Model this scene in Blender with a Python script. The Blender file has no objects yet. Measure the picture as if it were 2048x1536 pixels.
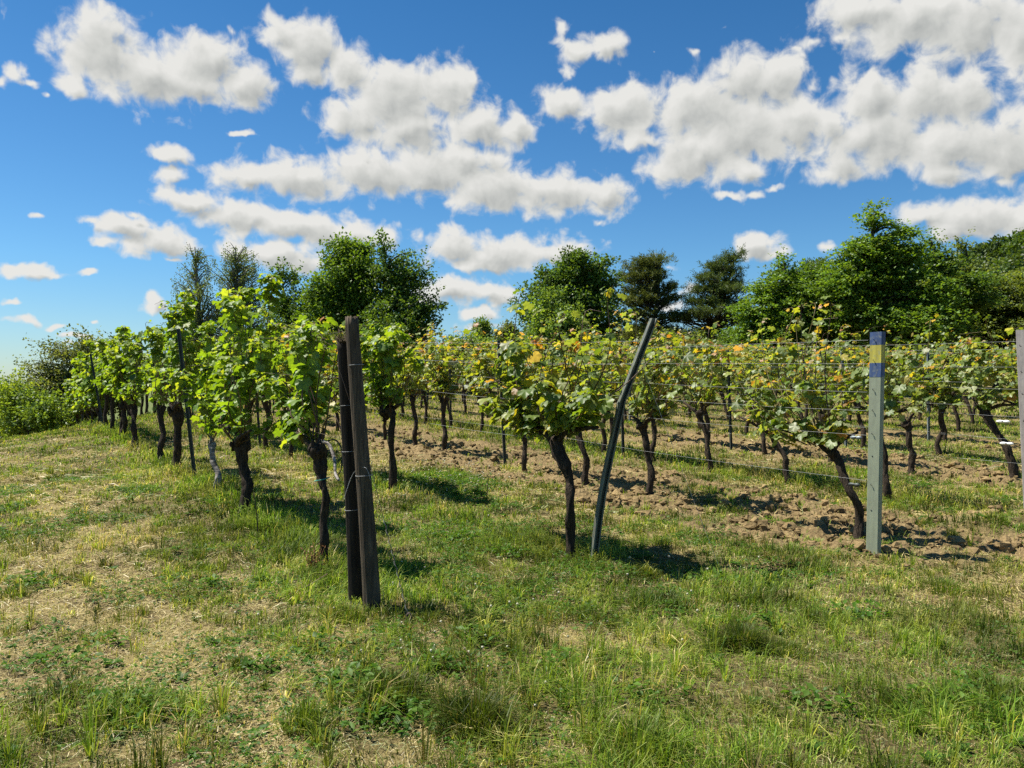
import bpy, math, random
import numpy as np
from mathutils import Vector

SC = bpy.context.scene
COL = SC.collection
PI = math.pi
EYE = 1.58          # eye height above the ground at the tripod spot
FOC = 1550.0        # focal length of the lens in pixels of a 2048 px wide frame
CX, HY = 1024.0, 775.0
ROWM = 0.655        # slope of the vine rows in plan: x = c - ROWM*y
ROWLEN = math.hypot(1, ROWM)
ALONG = np.array([-ROWM, 1.0, 0]) / ROWLEN     # direction that the rows run
ROWANG = math.atan2(ALONG[1], ALONG[0])
R = math.radians

# ------------------------------------------------------------------ noise
def _hash(ix, iy, seed):
    h = (ix.astype(np.int64) * 374761393 + iy.astype(np.int64) * 668265263 + seed * 974634533) & 0xffffffff
    h = ((h ^ (h >> 13)) * 1274126177) & 0xffffffff
    h = h ^ (h >> 16)
    return (h & 0xffffff) / float(0xffffff)

def vnoise(x, y, seed=0):
    x = np.asarray(x, float); y = np.asarray(y, float)
    ix = np.floor(x); iy = np.floor(y)
    fx = x - ix; fy = y - iy
    fx = fx * fx * (3 - 2 * fx); fy = fy * fy * (3 - 2 * fy)
    a = _hash(ix, iy, seed); b = _hash(ix + 1, iy, seed)
    c = _hash(ix, iy + 1, seed); d = _hash(ix + 1, iy + 1, seed)
    return (a * (1 - fx) + b * fx) * (1 - fy) + (c * (1 - fx) + d * fx) * fy

def fbm(x, y, octv=4, seed=0, gain=.5):
    s = 0; a = 1; n = 0
    for k in range(octv):
        s = s + a * vnoise(x * 2 ** k + 17.3 * k, y * 2 ** k - 9.1 * k, seed + k)
        n += a; a *= gain
    return s / n

def sstep(e0, e1, x):
    t = np.clip((x - e0) / (e1 - e0), 0, 1)
    return t * t * (3 - 2 * t)

# ------------------------------------------------------------------ terrain
def ground_macro(x, y):
    x = np.asarray(x, float); y = np.asarray(y, float)
    yy = np.minimum(y, 72)
    rise = .044 * 1.5 * np.log1p(np.exp(np.clip((yy - 8.2) / 1.5, -30, 60)))
    L = np.maximum(0, -x - 9)
    drop = .018 * L * L
    drop = 16 * np.tanh(drop / 16)
    mound = .16 * np.exp(-((x + 4) / 3.0) ** 2 - ((y - 10.2) / 3.6) ** 2)
    return rise - drop + mound

HEAPS = [(5.35, 8.25, .7, .16), (6.1, 8.0, .6, .20), (4.0, 7.0, .45, .08), (6.6, 8.4, .6, .17), (4.7, 8.0, .5, .08),
         (3.2, 9.7, .35, .12), (2.6, 10.2, .3, .12), (2.0, 10.6, .3, .10), (7.9, 11.2, .5, .15), (7.4, 11.4, .5, .12)]

def soil_mask(x, y):
    c = x + ROWM * y
    n = fbm(x * .9, y * .9, 4, 11) - .5
    n2 = fbm(x * 3.1, y * 3.1, 3, 21) - .5
    gap = sstep(.50, .62, .6 * fbm(x * .75, y * .75, 3, 23) + .4 * fbm(x * 2.7, y * 2.7, 3, 25))
    cc = c + 1.5 * n + .6 * n2
    head = sstep(6.3, 7.1, y + .9 * n + .3 * n2 - .12 * np.maximum(0, x - 3))
    fade1 = 1 - sstep(19, 26, y)
    b1 = sstep(7.2, 7.9, cc) * (1 - sstep(9.9, 10.9, cc)) * head * fade1
    b2 = sstep(13.6, 14.3, cc) * (1 - sstep(16.4, 17.4, cc)) * fade1
    b3 = sstep(19.6, 20.4, cc) * (1 - sstep(21.6, 22.6, cc)) * fade1
    h4 = np.exp(-((x - 5.6) / 1.7) ** 2 - ((y - 8.2) / .75) ** 2)
    b4 = sstep(.3, .6, h4 + .5 * n + .3 * n2)
    return np.clip(np.maximum(np.maximum(b1, b2), np.maximum(b3, b4)) * (1 - .85 * gap), 0, 1)

def dry_mask(x, y):
    n = fbm(x * .8, y * .8, 4, 31)
    n2 = fbm(x * 2.6, y * 2.6, 3, 41)
    d = .55 * n + .45 * n2
    c = x + ROWM * y
    left = 1 - sstep(.6, 2.0, c)                       # trodden, dry headland left of the first row
    left = left * sstep(1.2, 3.0, y) * (1 - .75 * sstep(10, 15, y))
    mid = np.exp(-((x - .55) / .9) ** 2 - ((y - 4.6) / .6) ** 2) * .09
    mid2 = np.exp(-((x + .1) / .9) ** 2 - ((y - 6.6) / .9) ** 2) * .06
    far = .05 * sstep(8, 14, y)
    return sstep(.47, .64, d + .10 * left + mid + mid2 + far + .02 * sstep(-.2, .6, x) * (1 - sstep(7, 9, y)) - .032)

def ground(x, y):
    x = np.asarray(x, float); y = np.asarray(y, float)
    z = ground_macro(x, y)
    s = soil_mask(x, y)
    near = 1 - sstep(26, 40, np.hypot(x, y))
    z = z + near * (.05 * (fbm(x * 1.3, y * 1.3, 3, 51) - .5) + .05 * (fbm(x * 5, y * 5, 3, 53) - .5))
    rough = .27 * (fbm(x * 3.2, y * 3.2, 5, 61, .66) - .42) + .08 * (fbm(x * 13, y * 13, 3, 67) - .5)
    z = z + near * s * rough
    for hx, hy, r, a in HEAPS:
        d2 = ((x - hx) ** 2 + (y - hy) ** 2) / (r * r)
        z = z + a * np.exp(-d2 * 1.6) * (.5 + .9 * fbm(x * 6, y * 6, 3, 71))
    return z

def gz(x, y):
    return float(ground(np.array([x]), np.array([y]))[0])

def at(px, y):
    """x of a picture column at depth y"""
    return (px - CX) / FOC * y

def row_y(c, px):
    return c / ((px - CX) / FOC + ROWM)

# ------------------------------------------------------------------ mesh helpers
class MB:
    def __init__(self):
        self.v = []; self.f = []; self.c = []; self.m = []; self.n = 0
    def add(self, v, f, col=(1, 1, 1), mat=0):
        v = np.asarray(v, np.float32).reshape(-1, 3)
        f = np.asarray(f, np.int64)
        self.v.append(v); self.f.append(f + self.n)
        col = np.asarray(col, np.float32)
        if col.ndim == 1: col = np.tile(col[:3], (len(v), 1))
        self.c.append(col[:, :3]); self.m.append(np.full(len(f), mat, np.int32))
        self.n += len(v)
        return self
    def build(self, name, mats, parent=None, smooth=True):
        me = bpy.data.meshes.new(name)
        if self.n:
            v = np.concatenate(self.v); c = np.concatenate(self.c)
            lv = np.concatenate([f.ravel() for f in self.f]).astype(np.int32)
            lens = np.concatenate([np.full(len(f), f.shape[1], np.int32) for f in self.f])
            start = np.zeros(len(lens), np.int32); start[1:] = np.cumsum(lens)[:-1]
            me.vertices.add(len(v)); me.vertices.foreach_set('co', v.ravel())
            me.loops.add(len(lv)); me.loops.foreach_set('vertex_index', lv)
            me.polygons.add(len(lens)); me.polygons.foreach_set('loop_start', start)
            me.polygons.foreach_set('material_index', np.concatenate(self.m))
            me.polygons.foreach_set('use_smooth', np.full(len(lens), bool(smooth)))
            a = me.attributes.new('Col', 'FLOAT_COLOR', 'POINT')
            a.data.foreach_set('color', np.concatenate([c, np.ones((len(c), 1), np.float32)], 1).ravel())
            me.update(calc_edges=True)
        for m in (mats if isinstance(mats, (list, tuple)) else [mats]): me.materials.append(m)
        o = bpy.data.objects.new(name, me); COL.objects.link(o)
        if parent is not None: o.parent = parent
        return o

def norm(a):
    return a / np.maximum(1e-9, np.linalg.norm(a, axis=-1, keepdims=True))

def frames(path):
    p = np.asarray(path, float)
    t = norm(np.gradient(p, axis=0))
    ref = np.array([1.0, 0.13, 0.0]) if abs(t[:, 2]).mean() > .6 else np.array([0.0, 0.0, 1.0])
    s = norm(np.cross(np.tile(ref, (len(p), 1)), t)); u = np.cross(t, s)
    return p, t, s, u

def tube(path, radii, sides=6, rng=None, amp=0., cap=True):
    p, t, s, u = frames(path)
    n = len(p); radii = np.broadcast_to(np.asarray(radii, float), (n,))
    a = np.arange(sides) / sides * 2 * PI
    rr = np.ones((n, sides))
    if rng is not None and amp: rr = 1 + amp * rng.normal(0, 1, (n, sides)).clip(-2, 2)
    ring = (np.cos(a)[None, :, None] * s[:, None, :] + np.sin(a)[None, :, None] * u[:, None, :]) * (radii[:, None] * rr)[..., None]
    v = (p[:, None, :] + ring).reshape(-1, 3)
    i = np.arange(n - 1)[:, None] * sides; j = np.arange(sides)[None, :]; k = (j + 1) % sides
    f = np.stack([i + j, i + k, i + sides + k, i + sides + j], -1).reshape(-1, 4)
    return v, f

def add_tube(mb, path, radii, sides=6, col=(1, 1, 1), rng=None, amp=0., mat=0, cap=True):
    v, f = tube(path, radii, sides, rng, amp)
    n = len(path)
    mb.add(v, f, col, mat)
    if cap:
        p = np.asarray(path, float)
        base = mb.n - len(v)
        for ring, ctr in ((0, p[0]), (n - 1, p[-1])):
            idx = base + ring * sides + np.arange(sides)
            cc = col if np.ndim(col) == 1 else col[0]
            mb.v.append(np.asarray([ctr], np.float32)); mb.c.append(np.asarray([cc[:3]], np.float32)); ci = mb.n; mb.n += 1
            nx = np.roll(idx, -1)
            tri = np.stack([np.full(sides, ci), nx, idx] if ring == 0 else [np.full(sides, ci), idx, nx], -1)
            mb.f.append(tri); mb.m.append(np.full(sides, mat, np.int32))

def smooth_path(pts, n):
    """Catmull-Rom through pts"""
    P = np.asarray(pts, float); P = np.vstack([2 * P[0] - P[1], P, 2 * P[-1] - P[-2]])
    k = len(P) - 3; out = []
    for q in np.linspace(0, k, n):
        i = min(int(q), k - 1); t = q - i
        a, b, c, d = P[i:i + 4]
        out.append(.5 * (2 * b + (c - a) * t + (2 * a - 5 * b + 4 * c - d) * t * t + (3 * b - a - 3 * c + d) * t ** 3))
    return np.array(out)

def sweep(mb, prof, path, col=(1, 1, 1), ang=0., mat=0):
    """closed 2-d outline swept along an upright path, profile axes turned by ang about z"""
    prof = np.asarray(prof, float); m = len(prof)
    ca, sa = math.cos(ang), math.sin(ang)
    pr = np.stack([prof[:, 0] * ca - prof[:, 1] * sa, prof[:, 0] * sa + prof[:, 1] * ca], 1)
    p = np.asarray(path, float); n = len(p)
    v = np.zeros((n, m, 3)); v[:, :, :2] = p[:, None, :2] + pr[None]; v[:, :, 2] = p[:, None, 2]
    i = np.arange(n - 1)[:, None] * m; j = np.arange(m)[None]; k = (j + 1) % m
    f = np.stack([i + j, i + k, i + m + k, i + m + j], -1).reshape(-1, 4)
    mb.add(v.reshape(-1, 3), f, col, mat)
    b = mb.n - n * m
    mb.f.append(np.array([b + (n - 1) * m + np.arange(m)])); mb.m.append(np.array([mat], np.int32))

def box_prof(w, d, bev=.006):
    a, b = w / 2, d / 2
    return [(-a + bev, -b), (a - bev, -b), (a, -b + bev), (a, b - bev), (a - bev, b), (-a + bev, b), (-a, b - bev), (-a, -b + bev)]

def c_prof(w, d, t=.004, lip=.012):
    a = w / 2
    return [(-a, 0), (a, 0), (a, d), (a - lip, d), (a - lip, d - t), (a - t, d - t), (a - t, t), (-a + t, t), (-a + t, d - t), (-a + lip, d - t), (-a + lip, d), (-a, d)]

# leaf templates (x across, y towards the tip, z out of the face), as fans round a centre
def lobed_leaf(fine=True):
    if fine:
        half = [(0, 1.0), (13, .86), (27, .74), (40, .82), (55, .92), (68, .80), (84, .68), (98, .72), (114, .76), (135, .62), (158, .48)]
    else:
        half = [(0, 1.0), (28, .74), (55, .90), (84, .68), (114, .74), (155, .48)]
    pts = [(a, r) for a, r in half] + [(180, .10)] + [(360 - a, r) for a, r in half[:0:-1]]
    v = [(0, 0, 0)]
    for a, r in pts:
        x = math.sin(R(a)) * r; y = math.cos(R(a)) * r
        z = -.36 * r * r + .20 * abs(x) + .09 * math.sin(R(a) * 6)
        v.append((x, y, z))
    n = len(pts)
    f = [(0, 1 + (i + 1) % n, 1 + i) for i in range(n)]
    return np.array(v), np.array(f)

LEAF_FINE = lobed_leaf(True)
LEAF_COARSE = lobed_leaf(False)
LEAF_OVAL = (np.array([(0, 0, 0), (-.30, .42, .07), (0, 1, -.10), (.30, .42, .07), (0, .5, -.02)]), np.array([(0, 4, 1), (1, 4, 2), (2, 4, 3), (3, 4, 0)]))
LEAF_QUAD = (np.array([(0, 0, 0), (-.33, .45, .06), (0, 1, -.06), (.33, .45, .06)]), np.array([(0, 3, 1), (1, 3, 2)]))
LEAF_NEEDLE = (np.array([(0, 0, 0), (-.085, .45, 0), (0, 1, 0), (.085, .45, 0)]), np.array([(0, 3, 1), (1, 3, 2)]))

def add_leaves(mb, pos, tip, nrm, size, col, tmpl, mat=0):
    if len(pos) == 0: return
    n = norm(np.asarray(nrm, float)); f = np.asarray(tip, float)
    f = norm(f - n * (f * n).sum(-1, keepdims=True) + 1e-6)
    x = np.cross(f, n)
    T, F = tmpl
    size = np.broadcast_to(np.asarray(size, float), (len(pos),))
    v = pos[:, None, :] + size[:, None, None] * (T[None, :, 0, None] * x[:, None] + T[None, :, 1, None] * f[:, None] + T[None, :, 2, None] * n[:, None])
    k = len(T)
    faces = (np.arange(len(pos))[:, None, None] * k + F[None]).reshape(-1, F.shape[1])
    mb.add(v.reshape(-1, 3), faces, np.repeat(np.asarray(col, np.float32), k, 0), mat)

# ------------------------------------------------------------------ tagging
def tag(o, label=None, cat=None, group=None, kind=None):
    if label: o['label'] = label
    if cat: o['category'] = cat
    if group: o['group'] = group
    if kind: o['kind'] = kind
    return o

def empty(name, loc, rz=0.):
    o = bpy.data.objects.new(name, None); COL.objects.link(o)
    o.location = loc; o.rotation_euler = (0, 0, rz); o.empty_display_size = .1
    return o

# ------------------------------------------------------------------ materials
class NT:
    def __init__(self, name):
        self.m = bpy.data.materials.new(name); self.m.use_nodes = True
        self.t = self.m.node_tree; self.t.nodes.clear()
        self.out = self.t.nodes.new('ShaderNodeOutputMaterial')
    def n(self, typ, ins=None, **kw):
        nd = self.t.nodes.new(typ)
        for k, v in kw.items(): setattr(nd, k, v)
        for k, v in (ins or {}).items():
            s = nd.inputs[k]
            if isinstance(v, bpy.types.NodeSocket): self.t.links.new(v, s)
            else: s.default_value = v
        return nd
    def surf(self, s):
        self.t.links.new(s, self.out.inputs['Surface']); return self.m

def mixc(nt, fac, a, b, mode='MIX'):
    nd = nt.n('ShaderNodeMix', data_type='RGBA', blend_type=mode)
    for idx, v in ((0, fac), (6, a), (7, b)):
        s = nd.inputs[idx]
        if isinstance(v, bpy.types.NodeSocket): nt.t.links.new(v, s)
        else: s.default_value = v if idx == 0 else (v[0], v[1], v[2], 1)
    return nd.outputs[2]

def ramp(nt, fac, stops):
    nd = nt.n('ShaderNodeValToRGB', {'Fac': fac})
    e = nd.color_ramp.elements
    while len(e) < len(stops): e.new(.5)
    for el, (p, c) in zip(e, stops):
        el.position = p; el.color = (c[0], c[1], c[2], 1) if len(c) == 3 else c
    return nd.outputs['Color']

def leaf_mat(name, trans=.45, tboost=(1.5, 1.55, .8), back=None, gloss=.05, rough=.45, mottle=0.):
    nt = NT(name)
    col = nt.n('ShaderNodeAttribute', attribute_name='Col').outputs['Color']
    if mottle:
        tc = nt.n('ShaderNodeTexCoord')
        nz = nt.n('ShaderNodeTexNoise', {'Vector': tc.outputs['Object'], 'Scale': 38.0, 'Detail': 3.0}).outputs['Fac']
        k = nt.n('ShaderNodeMapRange', {'Value': nz, 'From Min': .3, 'From Max': .7, 'To Min': 1 - mottle, 'To Max': 1 + mottle}).outputs[0]
        cc = nt.n('ShaderNodeCombineColor', {0: k, 1: k, 2: k}).outputs[0]
        col = mixc(nt, 1.0, col, cc, 'MULTIPLY')
    tcol = mixc(nt, 1.0, col, tboost, 'MULTIPLY')
    if back:
        geo = nt.n('ShaderNodeNewGeometry')
        bf = nt.n('ShaderNodeMath', {0: geo.outputs['Backfacing'], 1: back[3]}, operation='MULTIPLY').outputs[0]
        col = mixc(nt, bf, col, back[:3])
    d = nt.n('ShaderNodeBsdfDiffuse', {'Color': col})
    t = nt.n('ShaderNodeBsdfTranslucent', {'Color': tcol})
    mx = nt.n('ShaderNodeMixShader', {0: trans, 1: d.outputs[0], 2: t.outputs[0]})
    last = mx
    if gloss:
        g = nt.n('ShaderNodeBsdfGlossy', {'Color': (1, 1, 1, 1), 'Roughness': rough})
        last = nt.n('ShaderNodeMixShader', {0: gloss, 1: mx.outputs[0], 2: g.outputs[0]})
    return nt.surf(last.outputs[0])

def bark_mat(name, dark, light, scale=(40, 40, 7), bump=.6, rough=.9, dist=.012):
    nt = NT(name)
    tc = nt.n('ShaderNodeTexCoord')
    mp = nt.n('ShaderNodeMapping', {'Vector': tc.outputs['Object'], 'Scale': scale})
    n1 = nt.n('ShaderNodeTexNoise', {'Vector': mp.outputs[0], 'Scale': 1.0, 'Detail': 6.0, 'Roughness': .65})
    n2 = nt.n('ShaderNodeTexNoise', {'Vector': tc.outputs['Object'], 'Scale': 6.0, 'Detail': 3.0})
    c1 = ramp(nt, n1.outputs['Fac'], [(.33, dark), (.68, light)])
    c2 = mixc(nt, nt.n('ShaderNodeMath', {0: n2.outputs['Fac'], 1: .5}, operation='MULTIPLY').outputs[0], c1, [d * .6 for d in dark])
    bp = nt.n('ShaderNodeBump', {'Height': n1.outputs['Fac'], 'Strength': bump, 'Distance': dist})
    p = nt.n('ShaderNodeBsdfPrincipled', {'Base Color': c2, 'Roughness': rough, 'Normal': bp.outputs[0]})
    p.inputs['Specular IOR Level'].default_value = .2
    return nt.surf(p.outputs[0])

def paint_mat(name, base, var=.25, rough=.6, metal=0., grime=(.10, .08, .06), grime_amt=.25, scale=9.0):
    nt = NT(name)
    tc = nt.n('ShaderNodeTexCoord')
    mp = nt.n('ShaderNodeMapping', {'Vector': tc.outputs['Object'], 'Scale': (3, 3, .6)})
    n1 = nt.n('ShaderNodeTexNoise', {'Vector': mp.outputs[0], 'Scale': scale, 'Detail': 5.0})
    n2 = nt.n('ShaderNodeTexNoise', {'Vector': tc.outputs['Object'], 'Scale': 35.0, 'Detail': 4.0})
    lo = [b * (1 - var) for b in base]; hi = [min(1, b * (1 + var)) for b in base]
    c = ramp(nt, n1.outputs['Fac'], [(.3, lo), (.7, hi)])
    g = nt.n('ShaderNodeMapRange', {'Value': n2.outputs['Fac'], 'From Min': .52, 'From Max': .72, 'To Min': 0., 'To Max': grime_amt}).outputs[0]
    c = mixc(nt, g, c, grime)
    bp = nt.n('ShaderNodeBump', {'Height': n2.outputs['Fac'], 'Strength': .15, 'Distance': .004})
    p = nt.n('ShaderNodeBsdfPrincipled', {'Base Color': c, 'Roughness': rough, 'Metallic': metal, 'Normal': bp.outputs[0]})
    return nt.surf(p.outputs[0])

def ground_mat():
    nt = NT('ground')
    at_ = nt.n('ShaderNodeAttribute', attribute_name='Col').outputs['Color']
    sep = nt.n('ShaderNodeSeparateColor', {0: at_})
    tc = nt.n('ShaderNodeTexCoord')
    P = tc.outputs['Object']
    fine = nt.n('ShaderNodeTexNoise', {'Vector': P, 'Scale': 45.0, 'Detail': 6.0, 'Roughness': .7}).outputs['Fac']
    med = nt.n('ShaderNodeTexNoise', {'Vector': P, 'Scale': 7.0, 'Detail': 6.0, 'Roughness': .6}).outputs['Fac']
    vor = nt.n('ShaderNodeTexVoronoi', {'Vector': P, 'Scale': 22.0, 'Randomness': 1.0}).outputs['Distance']
    soil = ramp(nt, med, [(.25, (.100, .068, .031)), (.5, (.205, .146, .068)), (.75, (.32, .24, .12))])
    soil = mixc(nt, .45, soil, ramp(nt, fine, [(.3, (.07, .047, .022)), (.7, (.36, .27, .14))]))
    dirt = ramp(nt, fine, [(.28, (.07, .048, .026)), (.55, (.17, .125, .065)), (.75, (.30, .24, .13))])
    straw = ramp(nt, fine, [(.28, (.10, .075, .032)), (.5, (.27, .215, .090)), (.72, (.46, .38, .175))])
    turf = ramp(nt, fine, [(.28, (.035, .027, .012)), (.55, (.110, .090, .036)), (.75, (.25, .20, .085))])
    big = nt.n('ShaderNodeTexNoise', {'Vector': P, 'Scale': 2.2, 'Detail': 5.0, 'Roughness': .65}).outputs['Fac']
    straw = mixc(nt, nt.n('ShaderNodeMapRange', {'Value': big, 'From Min': .45, 'From Max': .62}).outputs[0], straw, dirt)
    c = mixc(nt, sep.outputs['Green'], turf, straw)
    c = mixc(nt, sep.outputs['Red'], c, soil)
    far = ramp(nt, med, [(.3, (.07, .10, .03)), (.7, (.14, .16, .05))])
    c = mixc(nt, sep.outputs['Blue'], c, far)
    h = nt.n('ShaderNodeMath', {0: fine, 1: vor}, operation='ADD').outputs[0]
    bp = nt.n('ShaderNodeBump', {'Height': h, 'Strength': .8, 'Distance': .03})
    p = nt.n('ShaderNodeBsdfPrincipled', {'Base Color': c, 'Roughness': .95, 'Normal': bp.outputs[0]})
    p.inputs['Specular IOR Level'].default_value = .1
    return nt.surf(p.outputs[0])

def soil_mat():
    nt = NT('soil')
    tc = nt.n('ShaderNodeTexCoord')
    fine = nt.n('ShaderNodeTexNoise', {'Vector': tc.outputs['Object'], 'Scale': 50.0, 'Detail': 5.0, 'Roughness': .7}).outputs['Fac']
    col = nt.n('ShaderNodeAttribute', attribute_name='Col').outputs['Color']
    c = mixc(nt, .6, col, ramp(nt, fine, [(.3, (.5, .5, .5)), (.7, (1.4, 1.4, 1.4))]), 'MULTIPLY')
    bp = nt.n('ShaderNodeBump', {'Height': fine, 'Strength': .8, 'Distance': .02})
    p = nt.n('ShaderNodeBsdfPrincipled', {'Base Color': c, 'Roughness': .95, 'Normal': bp.outputs[0]})
    p.inputs['Specular IOR Level'].default_value = .1
    return nt.surf(p.outputs[0])

M = dict(
    ground=ground_mat(), soil=soil_mat(),
    grass=leaf_mat('grass_blade', .42, (1.5, 1.45, .60), gloss=.012, rough=.5),
    straw=leaf_mat('straw', .15, (1.1, 1.05, .9), gloss=.03),
    vine=leaf_mat('vine_leaf', .50, (2.05, 1.75, .40), back=(.28, .34, .18, .30), gloss=.028, rough=.48, mottle=.18),
    tree=leaf_mat('tree_leaf', .42, (1.75, 1.6, .45), gloss=.018, rough=.45),
    needle=leaf_mat('pine_needle', .32, (1.5, 1.4, .6), gloss=.01),
    flower=leaf_mat('petal', .3, (1, 1, 1), gloss=0),
    bark=bark_mat('vine_bark', (.014, .010, .007), (.115, .085, .060), (55, 55, 8), 1.0, dist=.035),
    pale=bark_mat('peeled_bark', (.035, .025, .02), (.62, .56, .50), (12, 12, 38), .5),
    cane=leaf_mat('cane', 0.0, gloss=.03),
    trunk=bark_mat('tree_bark', (.03, .025, .02), (.12, .10, .08), (8, 8, 2), .8, dist=.05),
    birchbark=bark_mat('birch_bark', (.05, .045, .04), (.35, .33, .30), (3, 3, 9), .3),
    wood=bark_mat('weathered_wood', (.030, .022, .015), (.185, .145, .100), (55, 55, 2.2), .9, dist=.014),
    wooddark=bark_mat('dark_wood', (.010, .008, .006), (.060, .048, .036), (55, 55, 2.2), .8, dist=.010),  # same grain in darker tones, for the rear post
    moss=bark_mat('moss', (.03, .022, .012), (.10, .075, .035), (60, 60, 60), .9, dist=.02),
    steel=paint_mat('weathered_steel', (.055, .068, .064), .35, .55, .3, (.12, .085, .06), .5),
    steelgrey=paint_mat('grey_steel', (.20, .235, .25), .25, .55, .3, (.12, .10, .09), .3),
    bentsteel=paint_mat('green_steel', (.115, .130, .105), .4, .6, .1, (.20, .12, .07), .4),
    postgreen=paint_mat('pale_green_paint', (.23, .26, .185), .14, .6, 0., (.20, .20, .16), .35),
    blue=paint_mat('blue_paint', (.040, .075, .18), .35, .65, 0., (.18, .20, .17), .75),
    yellow=paint_mat('yellow_paint', (.42, .37, .055), .3, .65, 0., (.24, .26, .17), .75),
    greypost=paint_mat('grey_wood', (.33, .30, .28), .2, .8, 0., (.15, .13, .12), .35),
    wire=paint_mat('galvanised_wire', (.28, .29, .29), .2, .6, 0., (.25, .22, .2), .2),
    rust=paint_mat('rusty_wire', (.10, .07, .05), .3, .7, .2, (.05, .04, .03), .3),
    plastic=paint_mat('white_plastic', (.80, .80, .78), .06, .5, 0., (.4, .38, .34), .2),
    tie=paint_mat('green_twine', (.05, .30, .24), .2, .7, 0., (.05, .15, .1), .2),
    hook=paint_mat('black_hook', (.03, .03, .035), .2, .5, .5, (.05, .04, .03), .2),
)

# ------------------------------------------------------------------ ground sheet, hill, far ridge
def axis(fine0, fine1, step, lo, hi):
    a = list(np.arange(fine0, fine1 + 1e-6, step))
    s = step; q = a[-1]
    while q < hi: s *= 1.13; q += s; a.append(q)
    s = step; q = a[0]; b = []
    while q > lo: s *= 1.13; q -= s; b.append(q)
    return np.array(b[::-1] + a)

def build_ground():
    xs = axis(-8.5, 10.5, .06, -5000, 5000); ys = axis(1.2, 15.5, .06, -5000, 9000)
    X, Y = np.meshgrid(xs, ys)
    x = X.ravel(); y = Y.ravel()
    z = ground(x, y)
    v = np.stack([x, y, z], 1)
    nx = len(xs); i = np.arange(len(ys) - 1)[:, None] * nx; j = np.arange(nx - 1)[None]
    f = np.stack([i + j, i + j + 1, i + nx + j + 1, i + nx + j], -1).reshape(-1, 4)
    far = sstep(45, 90, np.hypot(x, y))
    col = np.stack([soil_mask(x, y) * (1 - far), dry_mask(x, y) * .75 + .2, far], 1)
    mb = MB(); mb.add(v, f, col)
    o = mb.build('ground', M['ground']); tag(o, kind='structure')

def hill_h(x, y):
    h = 53 * np.exp(-((x - 205) / 105) ** 2 - ((y - 215) / 75) ** 2)
    return h + 3 * (fbm(x * .02, y * .02, 3, 81) - .5) * sstep(2, 20, h) - 1.5

def build_hill():
    xs = np.linspace(-40, 520, 80); ys = np.linspace(75, 460, 60)
    X, Y = np.meshgrid(xs, ys); x = X.ravel(); y = Y.ravel()
    z = hill_h(x, y) + ground_macro(x, y)
    nx = 80; i = np.arange(59)[:, None] * nx; j = np.arange(nx - 1)[None]
    f = np.stack([i + j, i + j + 1, i + nx + j + 1, i + nx + j], -1).reshape(-1, 4)
    mb = MB(); mb.add(np.stack([x, y, z], 1), f, (0, .2, 1))
    tag(mb.build('wooded_hill', M['ground']), kind='structure')
    # the wood on it: reads as one mass
    rng = np.random.default_rng(5); mb = MB()
    n = 0
    while n < 420:
        t = rng.uniform(.28, .95); Yd = rng.uniform(110, 250); Xd = t * Yd
        h = float(hill_h(np.array([Xd]), np.array([Yd]))[0])
        if h < 3: continue
        n += 1
        zb = h + float(ground_macro(np.array([Xd]), np.array([Yd]))[0])
        r = rng.uniform(2.8, 5.0); hh = rng.uniform(5.5, 9.5)
        k = 330
        d = norm(rng.normal(0, 1, (k, 3))); d[:, 2] = np.abs(d[:, 2]) * 1.1 - .25
        lump = .72 + .5 * vnoise(d[:, 0] * 2.2 + n, d[:, 2] * 2.2 + d[:, 1] * 2, n)
        rad = lump * rng.uniform(.75, 1.03, k)
        pos = np.stack([Xd + d[:, 0] * r * rad, Yd + d[:, 1] * r * rad, zb + hh * .45 + d[:, 2] * hh * .55 * rad], 1)
        base = np.array([[.070, .120, .020], [.120, .165, .028], [.055, .092, .022], [.17, .19, .038]][rng.choice(4, p=[.4, .3, .2, .1])])
        col = base * rng.uniform(.7, 1.3, (k, 1))
        add_leaves(mb, pos, rng.normal(0, 1, (k, 3)), d + .7 * rng.normal(0, 1, (k, 3)), rng.uniform(.7, 1.3, k), col, LEAF_QUAD)
    tag(mb.build('hillside_wood', M['tree'], smooth=False), 'dense green woodland covering the hill behind the orchard trees', 'woodland', kind='stuff')

def build_far_ridge():
    # the low ridge on the horizon, kilometres off, seen through the gap by the first row
    mb = MB(); xs = np.linspace(-5200, 2600, 120)
    top = 16 + 34 * fbm(xs * .0009, xs * 0 + 3, 4, 91)
    n = len(xs)
    v = np.concatenate([np.stack([xs, 4200 + 0 * xs, -40 + 0 * xs], 1), np.stack([xs, 4350 + 0 * xs, top * .7], 1), np.stack([xs, 4700 + 0 * xs, top], 1), np.stack([xs, 5600 + 0 * xs, -40 + 0 * xs], 1)])
    i = np.arange(3)[:, None] * n; j = np.arange(n - 1)[None]
    f = np.stack([i + j, i + j + 1, i + n + j + 1, i + n + j], -1).reshape(-1, 4)
    mb.add(v, f, (0, .2, 1))
    tag(mb.build('distant_hills', M['ground']), kind='structure')

# ------------------------------------------------------------------ grass and other ground cover
def scatter(rng, y0, y1, dens, xm=2.0):
    """random points on the ground between two depths, across the width the lens sees plus a margin"""
    wmax = .68 * y1 + xm
    n = int(dens * (y1 - y0) * 2 * wmax)
    y = rng.uniform(y0, y1, n); x = rng.uniform(-wmax, wmax, n)
    k = np.abs(x) < .68 * y + xm
    return x[k], y[k]

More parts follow.
